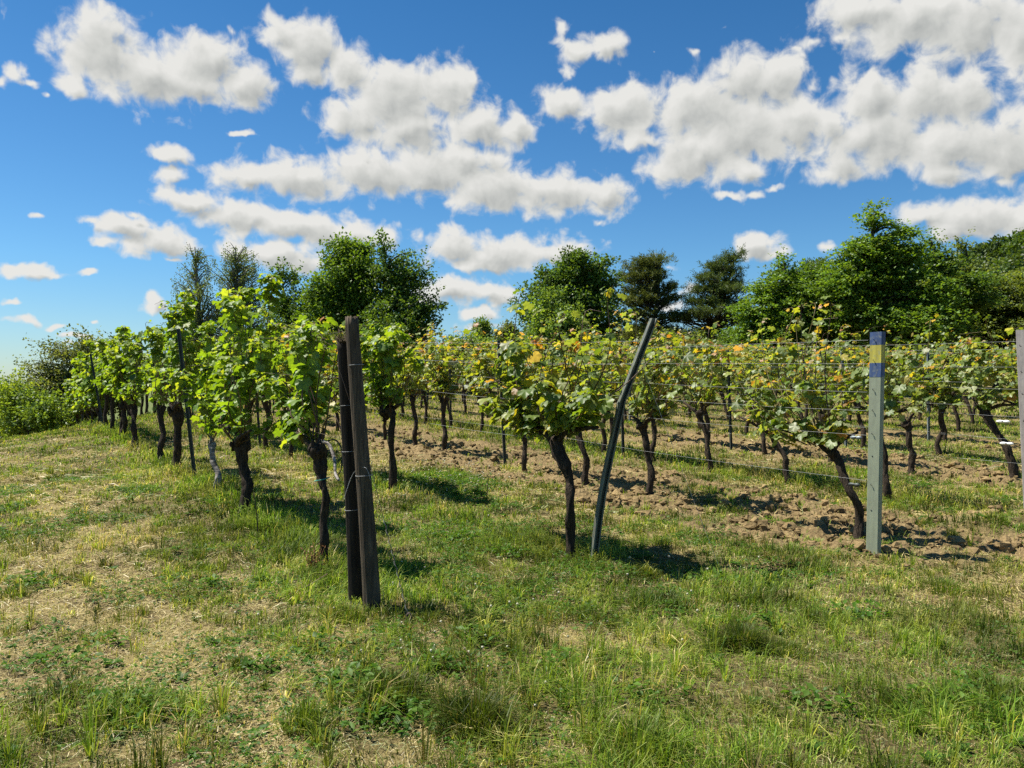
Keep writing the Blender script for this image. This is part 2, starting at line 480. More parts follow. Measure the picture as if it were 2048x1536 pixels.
def add_blades(mb, x, y, z, h, w, lean, az, col):
    n = len(x)
    d = np.stack([np.cos(az), np.sin(az), 0 * az], 1)
    tw = az + PI / 2
    s = np.stack([np.cos(tw), np.sin(tw), 0 * az], 1)
    p = np.stack([x, y, z], 1); H = h[:, None]; L = lean[:, None]; W = w[:, None]
    up = np.array([0, 0, 1.0])
    mid = p + d * H * L * .30 + up * H * np.sqrt(np.maximum(.05, 1 - L * L * .35)) * .58
    tip = p + d * H * L * 1.0 + up * H * np.maximum(.04, 1 - .62 * L ** 1.3)
    v = np.stack([p - s * W * .5, p + s * W * .5, mid - s * W * .42, mid + s * W * .42, tip], 1)
    b = np.arange(n)[:, None] * 5
    mb.add(v.reshape(-1, 3), b + np.array([[0, 1, 3, 2]]), np.repeat(col, 5, 0))
    mb.f.append(b + mb.n - 5 * n + np.array([[2, 3, 4]])); mb.m.append(np.zeros(n, np.int32))

GREENS = np.array([[.082, .165, .012], [.118, .208, .017], [.172, .248, .026], [.235, .292, .044], [.055, .124, .012], [.170, .220, .060]])
STRAWS = np.array([[.44, .36, .155], [.52, .44, .21], [.36, .28, .115], [.33, .28, .075]])

def blade_cols(rng, n, dry, lush):
    g = GREENS[rng.choice(6, n, p=[.2, .26, .22, .12, .1, .1])]
    s = STRAWS[rng.choice(4, n)]
    pick = rng.random(n) < np.clip(.11 + .32 * dry - .22 * lush, .03, .9)
    c = np.where(pick[:, None], s, g)
    yel = (rng.random(n) * .75 * np.clip(dry + .25, 0, 1))[:, None]
    c = np.where(pick[:, None], c, c * (1 - yel) + np.array([.25, .245, .05]) * yel)
    return (c * rng.uniform(.70, 1.25, (n, 1))).astype(np.float32)

def patch_tone(x, y, c):
    """different grasses and weeds stand in patches: some dark bluish green, some pale yellow green"""
    a = fbm(x * 2.1, y * 2.1, 3, 171); b = fbm(x * 3.7 + 5, y * 3.7, 3, 173)
    k = (.50 + 1.0 * sstep(.30, .66, a))[:, None]
    m = (.42 * sstep(.54, .68, b))[:, None]
    return ((c * k) * (1 - m) + np.array([.24, .265, .055]) * c.mean(1, keepdims=True) * 9 * m).astype(np.float32)

def row_strip(x, y):
    """how close a spot is to the uncut strip under the first two rows of vines (0..1)"""
    c = x + ROWM * y
    a = np.exp(-((c - 2.75) / .42) ** 2) * sstep(4.8, 6.2, y)
    b = .45 * np.exp(-((c - 5.2) / .35) ** 2) * sstep(6.2, 7.2, y)
    e = .8 * (np.exp(-((c - 11.9) / .6) ** 2) * sstep(8.6, 9.4, y))
    return np.maximum(np.maximum(a, b), e)

def center_lush(x, y):
    """where the weeds stand thickest: a belt across the front"""
    return np.exp(-((x + .25) / .75) ** 2 - ((y - 3.75) / .75) ** 2) + .6 * np.exp(-((x - .9) / .5) ** 2 - ((y - 3.1) / .5) ** 2) + .5 * np.exp(-((x - 2.0) / 1.2) ** 2 - ((y - 5.6) / .7) ** 2)

def build_grass():
    rng = np.random.default_rng(1)
    mb = MB()
    for y0, y1, dens, bw, hs in ((1.6, 3.6, 4300, .0042, .95), (3.6, 5.2, 4200, .0047, 1.0), (5.2, 8, 2900, .0060, 1.05), (8, 13, 1400, .0092, 1.1), (13, 22, 450, .015, 1.2), (22, 42, 110, .028, 1.35)):
        x, y = scatter(rng, y0, y1, dens, 2.0 if y0 < 8 else 2.8)
        soil = soil_mask(x, y); dry = dry_mask(x, y); strip = row_strip(x, y)
        tuft = fbm(x * 2.3, y * 2.3, 3, 101); tuft2 = fbm(x * 7.5, y * 7.5, 2, 103)
        lush = sstep(.50, .70, .6 * tuft + .4 * tuft2)
        keep = (1 - .92 * sstep(.25, .6, soil + .5 * (tuft2 - .5))) * (1 - .60 * dry * (1 - lush)) * (.34 + .66 * sstep(.36, .58, tuft2))
        keep = np.maximum(keep, strip * .95)
        k = rng.random(len(x)) < keep
        x, y, dry, lush, strip, soil = x[k], y[k], dry[k], lush[k], strip[k], soil[k]
        n = len(x)
        c = x + ROWM * y
        h = hs * (.030 + .045 * rng.random(n) + .095 * lush * rng.random(n) + .20 * strip * rng.random(n))
        lane = np.exp(-((c - .6) / 1.6) ** 2)
        h *= 1 - .35 * lane * (1 - strip)
        h += .05 * rng.random(n) * (rng.random(n) < .10)
        front = 1 - sstep(3.0, 4.4, y)
        h *= 1 + .55 * front * sstep(.42, .6, fbm(x * 1.1, y * 1.1, 2, 107))
        w = bw * rng.uniform(.6, 1.35, n)
        wind = vnoise(x * .7, y * .7, 109) * 4
        az = np.where(rng.random(n) < .35, wind, rng.uniform(0, 2 * PI, n))
        lean = np.clip(rng.beta(2, 2.2, n) * 1.25, .05, 1.15)
        add_blades(mb, x, y, ground(x, y) - .006, h, w, lean, az, patch_tone(x, y, blade_cols(rng, n, dry, np.maximum(lush, strip * .6))))
    # tufts: many blades fanning out of one crown
    for y0, y1, dens, nb, bw in ((1.6, 5.2, 60, 26, .0048), (5.2, 8, 42, 22, .0062), (8, 13, 15, 16, .0092), (13, 20, 5, 12, .016)):
        x, y = scatter(rng, y0, y1, dens, 2.0)
        soil = soil_mask(x, y); dry = dry_mask(x, y); strip = row_strip(x, y); big = fbm(x * 1.2, y * 1.2, 3, 161)
        k = rng.random(len(x)) < np.clip((1 - .85 * soil) * (1 - .5 * dry) * sstep(.26, .58, big + .25 * strip + .25 * center_lush(x, y)), 0, 1)
        x, y, dry, strip, big = x[k], y[k], dry[k], strip[k], big[k]; n = len(x)
        th = (.05 + .10 * rng.random(n) ** 1.6 + .11 * sstep(.48, .64, big) * rng.random(n) + .12 * strip * rng.random(n) + .11 * center_lush(x, y) * rng.random(n)) * (1 + .55 * (1 - sstep(3.2, 5.4, y)))
        tr = rng.uniform(.015, .05, n); straw = rng.random(n) < (.12 + .22 * dry) * (1 - .7 * center_lush(x, y)); tone = rng.uniform(.62, 1.25, n) * (1 - .45 * center_lush(x, y))
        X = np.repeat(x, nb); Yv = np.repeat(y, nb); m = len(X)
        a = rng.uniform(0, 2 * PI, m); r = np.repeat(tr, nb) * np.sqrt(rng.random(m))
        X = X + r * np.cos(a); Yv = Yv + r * np.sin(a)
        h = np.repeat(th, nb) * rng.uniform(.45, 1.15, m)
        c = blade_cols(rng, m, np.repeat(np.where(straw, 1.0, dry * .5), nb), np.repeat(np.where(straw, 0, .5), nb)) * np.repeat(tone, nb)[:, None]
        c = patch_tone(X, Yv, c)
        az = np.where(rng.random(m) < .75, a, rng.uniform(0, 6.3, m))
        add_blades(mb, X, Yv, ground(X, Yv) - .006, h, bw * rng.uniform(.6, 1.3, m), np.clip(rng.beta(2, 2.0, m) * 1.2 + .12 * np.repeat(straw, nb), .05, 1.15), az, c.astype(np.float32))
    # tall seed stalks
    x, y = scatter(rng, 2.0, 14, 9); k = (rng.random(len(x)) < .25 + .75 * row_strip(x, y)) & (soil_mask(x, y) < .3)
    x, y = x[k], y[k]; n = len(x)
    add_blades(mb, x, y, ground(x, y), rng.uniform(.14, .34, n), np.full(n, .0032), rng.uniform(.1, .6, n), rng.uniform(0, 6.3, n), blade_cols(rng, n, np.full(n, .9), np.zeros(n)))
    tag(mb.build('grass', M['grass'], smooth=False), 'short patchy green and yellowing grass over the headland and between rows', 'grass', kind='stuff')
    # cut straw lying on the ground
    mb = MB()
    for y0, y1, dens, bw, ln in ((1.6, 5.2, 3200, .0019, .065), (5.2, 9, 1500, .0033, .09), (9, 18, 260, .009, .16)):
        x, y = scatter(rng, y0, y1, dens)
        dry = dry_mask(x, y); soil = soil_mask(x, y)
        k = rng.random(len(x)) < (.38 + .55 * dry) * (1 - .8 * soil)
        x, y = x[k], y[k]; n = len(x)
        L = ln * rng.uniform(.4, 1.5, n)
        az = rng.uniform(0, 2 * PI, n)
        zz = ground(x, y) + rng.uniform(.002, .018, n)
        d = np.stack([np.cos(az), np.sin(az), rng.uniform(-.10, .25, n)], 1); s = np.stack([-np.sin(az), np.cos(az), rng.normal(0, .3, n)], 1)
        p = np.stack([x, y, zz], 1); w = (bw * rng.uniform(.6, 1.4, n))[:, None]; L = L[:, None]
        q = p + d * L; mid = p + d * L * .5 + s * L * rng.normal(0, .10, (n, 1)) + np.array([0, 0, .006])
        v = np.stack([p - s * w * .5, p + s * w * .5, mid + s * w * .5, mid - s * w * .5, q], 1)
        b = np.arange(n)[:, None] * 5
        col = STRAWS[rng.choice(4, n, p=[.35, .35, .2, .1])] * rng.uniform(.6, 1.2, (n, 1))
        col = np.where((rng.random(n) < .55 * (1 - dry[k]))[:, None], np.array([.25, .29, .12]) * rng.uniform(.6, 1.2, (n, 1)), col)
        mb.add(v.reshape(-1, 3), b + np.array([[0, 1, 2, 3]]), np.repeat(col, 5, 0))
        mb.f.append(b + mb.n - 5 * n + np.array([[3, 2, 4]])); mb.m.append(np.zeros(n, np.int32))
    tag(mb.build('dry_straw', M['straw'], smooth=False), 'dry cut straw strewn over the bare patches of ground', 'straw', kind='stuff')
    # clover and small broad-leaved weeds
    mb = MB(); fl = MB()
    x, y = scatter(rng, 1.8, 12, 560)
    c = x + ROWM * y
    pn = fbm(x * 1.7, y * 1.7, 3, 121)
    patch = np.exp(-((x + .9) / 1.1) ** 2 - ((y - 12.0) / 1.2) ** 2) + .9 * np.exp(-((x + .35) / .9) ** 2 - ((y - 4.5) / .7) ** 2) + .55 * np.exp(-((x - .1) / .9) ** 2 - ((y - 6.0) / .9) ** 2) + .4 * np.exp(-((x + 2.0) / .8) ** 2 - ((y - 4.2) / .8) ** 2)
    k = (rng.random(len(x)) < sstep(.52, .68, pn + .3 * patch) * (1 - soil_mask(x, y)))
    x, y = x[k], y[k]; n = len(x)
    z = ground(x, y) + rng.uniform(.015, .06, n)
    g = np.array([[.040, .110, .010], [.058, .135, .014], [.085, .165, .020]])[rng.choice(3, n)] * rng.uniform(.75, 1.25, (n, 1))
    for q in range(3):
        a = rng.uniform(0, 2 * PI, n) * .2 + q * 2 * PI / 3 + x * 50
        tip = np.stack([np.cos(a), np.sin(a), rng.normal(0, .2, n)], 1)
        nr = np.stack([rng.normal(0, .35, n), rng.normal(0, .35, n), np.ones(n)], 1)
        add_leaves(mb, np.stack([x, y, z], 1), tip, nr, rng.uniform(.013, .028, n) * (1 + .05 * y), g, LEAF_OVAL)
    # rosettes
    x, y = scatter(rng, 1.8, 13, 6); k = (soil_mask(x, y) < .7) & (rng.random(len(x)) < .3 + .7 * sstep(.5, .6, fbm(x * .9, y * .9, 3, 151))); x, y = x[k], y[k]
    for xi, yi in zip(x, y):
        m = rng.integers(5, 11); a = rng.uniform(0, 6.28) + np.arange(m) * 2.4
        s = rng.uniform(.03, .075)
        tip = np.stack([np.cos(a), np.sin(a), rng.uniform(.1, .8, m)], 1); nr = np.stack([-np.cos(a) * .5, -np.sin(a) * .5, np.ones(m)], 1)
        p = np.tile([xi, yi, gz(xi, yi) + .004], (m, 1))
        add_leaves(mb, p, tip, nr, s * rng.uniform(.7, 1.2, m), np.array([.048, .120, .012]) * rng.uniform(.7, 1.3, (m, 1)), LEAF_OVAL)
    # patches of leafy weeds (dock, dandelion) in the thick belt at the front and along the lane
    for px, py, rad, m in ((720, 1385, .26, 260), (880, 1340, .22, 200), (800, 1440, .26, 240), (255, 1425, .22, 170), (420, 1185, .14, 90), (60, 1185, .22, 150), (520, 1345, .12, 60), (960, 1290, .2, 120), (1120, 1335, .2, 110), (640, 1300, .2, 110),
                           (1010, 1120, .3, 160), (930, 1090, .3, 160), (860, 985, .45, 240), (1520, 1260, .2, 110), (1900, 1420, .3, 150), (1700, 1230, .3, 140), (1290, 1400, .2, 80), (210, 1290, .16, 70), (120, 1330, .2, 90), (1420, 1170, .25, 120), (1650, 1420, .25, 110)):
        Yc = EYE * FOC / (py - HY); Xc = at(px, Yc)
        a = rng.uniform(0, 6.28, m); r = rad * np.sqrt(rng.random(m)) * (.5 + .8 * rng.random(m))
        x = Xc + r * np.cos(a); y = Yc + r * np.sin(a) * .8
        hgt = rng.uniform(.01, .10, m) * (1 - .5 * r / rad)
        b = rng.uniform(0, 6.28, m)
        tip = np.stack([np.cos(b), np.sin(b), rng.uniform(-.2, .9, m)], 1); nr = np.stack([-np.cos(b) * .5 + rng.normal(0, .3, m), -np.sin(b) * .5 + rng.normal(0, .3, m), np.ones(m)], 1)
        add_leaves(mb, np.stack([x, y, ground(x, y) + np.maximum(.004, hgt)], 1), tip, nr, rng.uniform(.022, .062, m), np.array([[.048, .120, .010], [.070, .150, .014], [.100, .185, .022]])[rng.choice(3, m)] * rng.uniform(.75, 1.25, (m, 1)), LEAF_OVAL)
    tag(mb.build('clover', M['grass']), 'low clover and broad leaved weeds growing among the grass', 'clover', kind='stuff')
    x, y = scatter(rng, 2.2, 14, 42)
    patch = 1.3 * np.exp(-((x + 1.2) / 1.0) ** 2 - ((y - 11.6) / 1.2) ** 2) + np.exp(-((x + .45) / .55) ** 2 - ((y - 4.5) / .35) ** 2) + .16 * np.exp(-((x - .3) / 1.3) ** 2 - ((y - 5.4) / 1.4) ** 2)
    k = rng.random(len(x)) < patch * .75; x, y = x[k], y[k]
    th = np.linspace(0, PI, 5)[1:-1]; ph = np.arange(6) * PI / 3
    sv = np.array([(0, 0, 1)] + [(math.sin(a) * math.cos(b), math.sin(a) * math.sin(b), math.cos(a)) for a in th for b in ph] + [(0, 0, -1)])
    sf = [(0, 1 + i, 1 + (i + 1) % 6) for i in range(6)]
    for r_ in range(2):
        for i in range(6):
            a, b = 1 + r_ * 6 + i, 1 + r_ * 6 + (i + 1) % 6
            sf += [(a, a + 6, b), (b, a + 6, b + 6)]
    sf += [(19, 13 + (i + 1) % 6, 13 + i) for i in range(6)]
    for xi, yi in zip(x, y):
        h = rng.uniform(.05, .12); z0 = gz(xi, yi); r = rng.uniform(.0045, .0075) * (1 + .06 * yi)
        top = np.array([xi + rng.normal(0, .015), yi + rng.normal(0, .015), z0 + h])
        add_tube(fl, [(xi, yi, z0), top], .0013, 3, (.10, .17, .04), cap=False)
        fl.add(sv * r * (1 + .12 * rng.normal(0, 1, (20, 1))) + top, np.array(sf), np.array([.66, .63, .47]) * rng.uniform(.8, 1.05))
    tag(fl.build('clover_blossom', M['flower']), 'small white clover heads dotted through the grass', 'clover blossom', kind='stuff')
    # loose clods on the tilled soil
    mb = MB(); cr = np.random.default_rng(3)
    tm = []
    for q in range(8):
        v = sv * (1 + .75 * (cr.random((20, 1)) - .5)); v = v * np.array([1, cr.uniform(.6, 1), cr.uniform(.45, .75)]); tm.append(v)
    for y0, y1, dens in ((6, 10, 420), (10, 16, 160), (16, 24, 34)):
        x, y = scatter(cr, y0, y1, dens); s = soil_mask(x, y)
        k = cr.random(len(x)) < s * sstep(.3, .6, fbm(x * 4, y * 4, 2, 131)); x, y = x[k], y[k]; n = len(x)
        z = ground(x, y); sz = .009 + .075 * cr.random(n) ** 4.5 + .003 * (y > 10)
        colr = np.array([.205, .146, .070]) * cr.uniform(.7, 1.45, (n, 1))
        for q in range(8):
            j = np.where(np.arange(n) % 8 == q)[0]
            a = cr.uniform(0, 6.28, len(j)); ca, sa = np.cos(a), np.sin(a); t = tm[q]
            V = np.stack([t[None, :, 0] * ca[:, None] - t[None, :, 1] * sa[:, None], t[None, :, 0] * sa[:, None] + t[None, :, 1] * ca[:, None], np.tile(t[None, :, 2], (len(j), 1))], -1)
            V = V * sz[j][:, None, None] + np.stack([x[j], y[j], z[j] + sz[j] * .15], 1)[:, None]
            F = (np.arange(len(j))[:, None, None] * 20 + np.array(sf)[None]).reshape(-1, 3)
            mb.add(V.reshape(-1, 3), F, np.repeat(colr[j], 20, 0))
    tag(mb.build('soil_clods', M['soil'], smooth=False), 'crumbly brown clods turned up along the tilled strips', 'soil', kind='stuff')

def grass_tuft(px, py, rad, hgt, n, label, dark=1.0, dryness=.1):  # dark lowers the blade colour to stand in for shade in the tuft
    Y = EYE * FOC / (py - HY)
    for _ in range(4): Y = (EYE - gz(at(px, Y), Y)) * FOC / (py - HY)
    X = at(px, Y); rng = np.random.default_rng(int(px * 7 + py)); mb = MB()
    a = rng.uniform(0, 2 * PI, n); r = rad * np.sqrt(rng.random(n)) * rng.uniform(.5, 1, n)
    x = r * np.cos(a); y = r * np.sin(a)
    h = hgt * rng.uniform(.45, 1.1, n) * (1 - .35 * r / rad)
    c = blade_cols(rng, n, np.full(n, dryness), np.full(n, .4)) * dark
    az = np.where(rng.random(n) < .7, a, rng.uniform(0, 6.3, n))
    add_blades(mb, x, y, ground(X + x, Y + y) - gz(X, Y) - .01, h, rng.uniform(.003, .0062, n), np.clip(.15 + .6 * r / rad + rng.normal(0, .2, n), .03, 1.1), az, c.astype(np.float32))
    o = mb.build('grass_tuft', M['grass'], smooth=False); o.location = (X, Y, gz(X, Y))
    tag(o, label, 'grass tuft', 'taller tufts standing out of the grass')

# ------------------------------------------------------------------ vines
ROW_C = {1: 2.68, 2: 5.2, 3: 8.4, 4: 11.6, 5: 14.6, 6: 17.6, 7: 20.6, 8: 23.6, 9: 26.6, 10: 29.8, 11: 33.0}
LUSH = np.array([[.115, .205, .020], [.165, .260, .026], [.085, .165, .016], [.230, .300, .040], [.135, .235, .022]])
YOUNG = np.array([[.185, .250, .085], [.205, .250, .038], [.090, .155, .022], [.320, .290, .042], [.140, .205, .036], [.270, .165, .050], [.300, .330, .180]])
YOUNG_P = [.27, .20, .22, .07, .17, .02, .05]
TIPS = np.array([[.32, .15, .045], [.40, .25, .13], [.29, .23, .05], [.36, .29, .17]])
CANE = np.array([.085, .050, .028])

def leaf_cols(rng, style, u):
    n = len(u)
    if style == 'lush':
        c = LUSH[rng.choice(5, n, p=[.3, .22, .22, .1, .16])].copy()
        top = (rng.random(n) < .4 * sstep(.6, 1, u))[:, None]
        c = np.where(top, np.array([.24, .32, .06]), c)
    else:
        p = np.array(YOUNG_P)
        if style == 'fresh': p = np.array([.10, .22, .36, .05, .24, .01, .02])
        if style == 'far': p = np.array([.22, .24, .24, .03, .24, .01, .02])
        c = YOUNG[rng.choice(7, n, p=p / p.sum())].copy()
        red = {'young': .70, 'fresh': .18, 'far': .25}[style]
        top = (rng.random(n) < red * sstep(.70, .98, u))[:, None]
        c = np.where(top, TIPS[rng.choice(4, n)], c)
    return c * rng.uniform(.78, 1.22, (n, 1))

_s = (math.sin(R(-70)) * math.cos(R(61)), math.cos(R(-70)) * math.cos(R(61)), math.sin(R(61)))
SUN_LOCAL = np.array([_s[0] * ALONG[0] + _s[1] * ALONG[1], -_s[0] * ALONG[1] + _s[1] * ALONG[0], _s[2]])   # leaves turn to the light

def vine_parts(rng, style='lush', head=.85, lean=.2, lat=0., top=2.4, spread=(-.6, .6), shoots=12, per=26, rad=.055, headr=.09, fine=True, arms=2, knob=False, size=1., ragged=.3, trunk_pts=None, sparse_low=0., spire=None):
    """meshes of one vine in its own frame: x along the row, y across it, z up from the soil"""
    trunk = MB(); fol = MB(); canes = []
    m = 26 if fine else 9
    rad *= .80; headr *= .80
    if trunk_pts is None:
        trunk_pts = [(0, 0, -.08), (rng.normal(0, .012), rng.normal(0, .02), head * .25), (lean * .30 + rng.normal(0, .02), lat * .4 + rng.normal(0, .02), head * .55), (lean * .85, lat * .9, head * .9), (lean, lat, head)]
    tp = smooth_path(trunk_pts, m)
    s = np.linspace(0, 1, m)
    rr = rad * (1.18 - .30 * np.sin(s * PI * .85)) + (headr - rad * .95) * sstep(.55, .93, s) - headr * .35 * sstep(.94, 1, s)
    rr = rr * (1 + .13 * np.sin(s * 23 + rng.uniform(0, 6)) * rng.uniform(.4, 1)) * (1 + .06 * rng.normal(0, 1, m))
    tp = tp + np.stack([.012 * np.sin(s * 17 + rng.uniform(0, 6)), .012 * np.sin(s * 14 + rng.uniform(0, 6)), 0 * s], 1) * (s > .05)[:, None]
    add_tube(trunk, tp, rr, 18 if fine else 6, rng=rng, amp=.12)
    hx, hy, hz = tp[-1]
    for a in range(arms):
        sg = 1 if a % 2 == 0 else -1
        ext = rng.uniform(.3, .5) * (spread[1] if sg > 0 else -spread[0]) / .6
        p = smooth_path([(hx - sg * .02, hy, hz - .07), (hx + sg * ext * .35, hy + rng.normal(0, .03), hz + rng.uniform(.03, .10)), (hx + sg * ext, hy + rng.normal(0, .05), hz + rng.uniform(.10, .22))], 9)
        add_tube(trunk, p, np.linspace(headr * .5, .014, 9) * (1 + .12 * rng.normal(0, 1, 9)), 8 if fine else 4, rng=rng, amp=.09)
    for q in range(5 if fine else 0):        # burls and old pruning stubs round the head
        d = norm(rng.normal(0, 1, 3) + np.array([0, 0, .4])); b = np.array([hx, hy, hz - .05]) + d * headr * .4
        add_tube(trunk, smooth_path([b, b + d * headr * .6, b + d * headr * .6 + np.array([0, 0, rng.uniform(.03, .07)])], 5), np.array([.6, .55, .45, .4, .3]) * headr * .6, 7, rng=rng, amp=.12)
    mc = MB()
    shoots = int(shoots * 1.2); per = int(per * (2.25 if style == 'lush' else 1.45)); top = top * (1.03 if style == 'lush' else 1.06)
    for k in range(shoots):
        f = (k + .5) / shoots
        s1 = spread[0] + (spread[1] - spread[0]) * f + rng.normal(0, .11)
        s0 = s1 * .55 + rng.normal(0, .05)
        z0 = hz + rng.uniform(-.04, .14)
        zt = top * (1 - ragged * rng.random() ** 1.3)
        whip = style in ('young', 'fresh', 'far') and rng.random() < (.26 if style == 'young' else .18)
        if whip: zt = top + rng.uniform(.10, .38)
        if spire is not None and k == shoots // 2: whip = False; zt = spire[1]; s1 = spire[0]; s0 = s1 * .6
        if zt < z0 + .3: zt = z0 + .3
        yb = rng.normal(0, .09); y1 = rng.normal(0, .16)
        pts = [(hx + s0 * .5, hy + rng.normal(0, .03), z0), (hx + s0, yb, z0 + .22 * (zt - z0)), (hx + s1, (yb + y1) / 2, z0 + .6 * (zt - z0)), (hx + s1 + rng.normal(0, .09), y1, zt), (hx + s1 + rng.normal(0, .16), y1 + rng.normal(0, .12), zt + rng.uniform(-.05, .10))]
        P = smooth_path(pts, 14)
        one = MB() if fine else mc
        add_tube(one, P, np.linspace(.0075, .0022, 14) * (1. if fine else 1.2), 5 if fine else 3, CANE * rng.uniform(.6, 1.5) if style != 'young' or rng.random() < .5 else np.array([.14, .11, .04]), cap=False)
        if fine: canes.append(one)
        # leaves
        n = int(per * rng.uniform(.8, 1.2)) if not whip else 12
        u = np.sort(.06 + .94 * rng.random(n) ** .58 if style == 'lush' else rng.uniform(.10, 1.0, n))
        g0 = rng.uniform(0, 50); u = u[vnoise(u * 5.5 + g0, 0 * u, 7) > (.37 if style == 'lush' else .20)]
        if sparse_low: u = u[rng.random(len(u)) < sstep(0, sparse_low, u) + .15]
        if whip: u = .45 + .55 * u
        n = len(u)
        q = u * 13; i = np.minimum(q.astype(int), 12); fr = (q - i)[:, None]
        base = P[i] * (1 - fr) + P[i + 1] * fr
        a = rng.uniform(0, 2 * PI, n)
        out = np.stack([np.cos(a), np.sin(a), 0 * a], 1)
        taper = 1 - .62 * sstep(.72, 1.0, u)
        pet = rng.uniform(.03, .14 if style == 'lush' else .13, n) * (.35 + .65 * taper)
        pos = base + out * pet[:, None] + np.array([0, 0, 1]) * rng.normal(.0, .03, n)[:, None]
        nr = out * rng.uniform(.1, .9, n)[:, None] + np.array([0, 0, 1]) * rng.uniform(.2, 1.1, n)[:, None] + SUN_LOCAL * .45 + .32 * rng.normal(0, 1, (n, 3))
        tip = out * .5 + np.array([0, 0, -1]) * rng.uniform(.2, 1.1, n)[:, None] + .4 * rng.normal(0, 1, (n, 3))
        up = (u > .93)[:, None]; tip = np.where(up, tip * np.array([1, 1, -.6]), tip)
        sz = size * taper * np.where(rng.random(n) < .3, rng.uniform(.045, .07, n), rng.uniform(.07, .105, n))
        if style != 'lush': sz = sz * rng.uniform(.75, 1.12, n)
        if whip: sz = sz * .8
        add_leaves(fol, pos, tip, nr, sz, leaf_cols(rng, style, u), LEAF_FINE if fine else LEAF_COARSE)
    if not fine:                       # thin stems of a distant vine stay with its foliage
        for v, f_, c in zip(mc.v, mc.f, mc.c): pass
        off = fol.n
        fol.v += mc.v; fol.f += [x + off for x in mc.f]; fol.c += mc.c; fol.m += mc.m; fol.n += mc.n
    return trunk, fol, canes

ORD = ['first', 'second', 'third', 'fourth', 'fifth', 'sixth', 'seventh', 'eighth', 'ninth', 'tenth', 'eleventh', 'twelfth', 'thirteenth', 'fourteenth', 'fifteenth', 'sixteenth', 'seventeenth', 'eighteenth', 'nineteenth', 'twentieth', 'twenty-first', 'twenty-second']
ROWNAME = {1: 'the two old wooden posts', 2: 'the bent metal post', 3: 'the blue and yellow topped post', 4: 'the grey post at the picture edge'}

def vine_base(c, Y):
    X = c - ROWM * Y
    return X, Y, float(ground(np.array([X]), np.array([Y]))[0])

def place_vine(row, Y, label, group, bark='bark', **kw):
    X, Y, z = vine_base(ROW_C[row], Y)
    root = empty('grape_vine', (X, Y, z), ROWANG)
    tag(root, label, 'grape vine', group)
    rng = np.random.default_rng(int(row * 1000 + Y * 37))
    t, f, cs = vine_parts(rng, **kw)
    t.build('trunk', M[bark], root); f.build('foliage', M['vine'], root)
    for c in cs: c.build('cane', M['cane'], root)
    return root

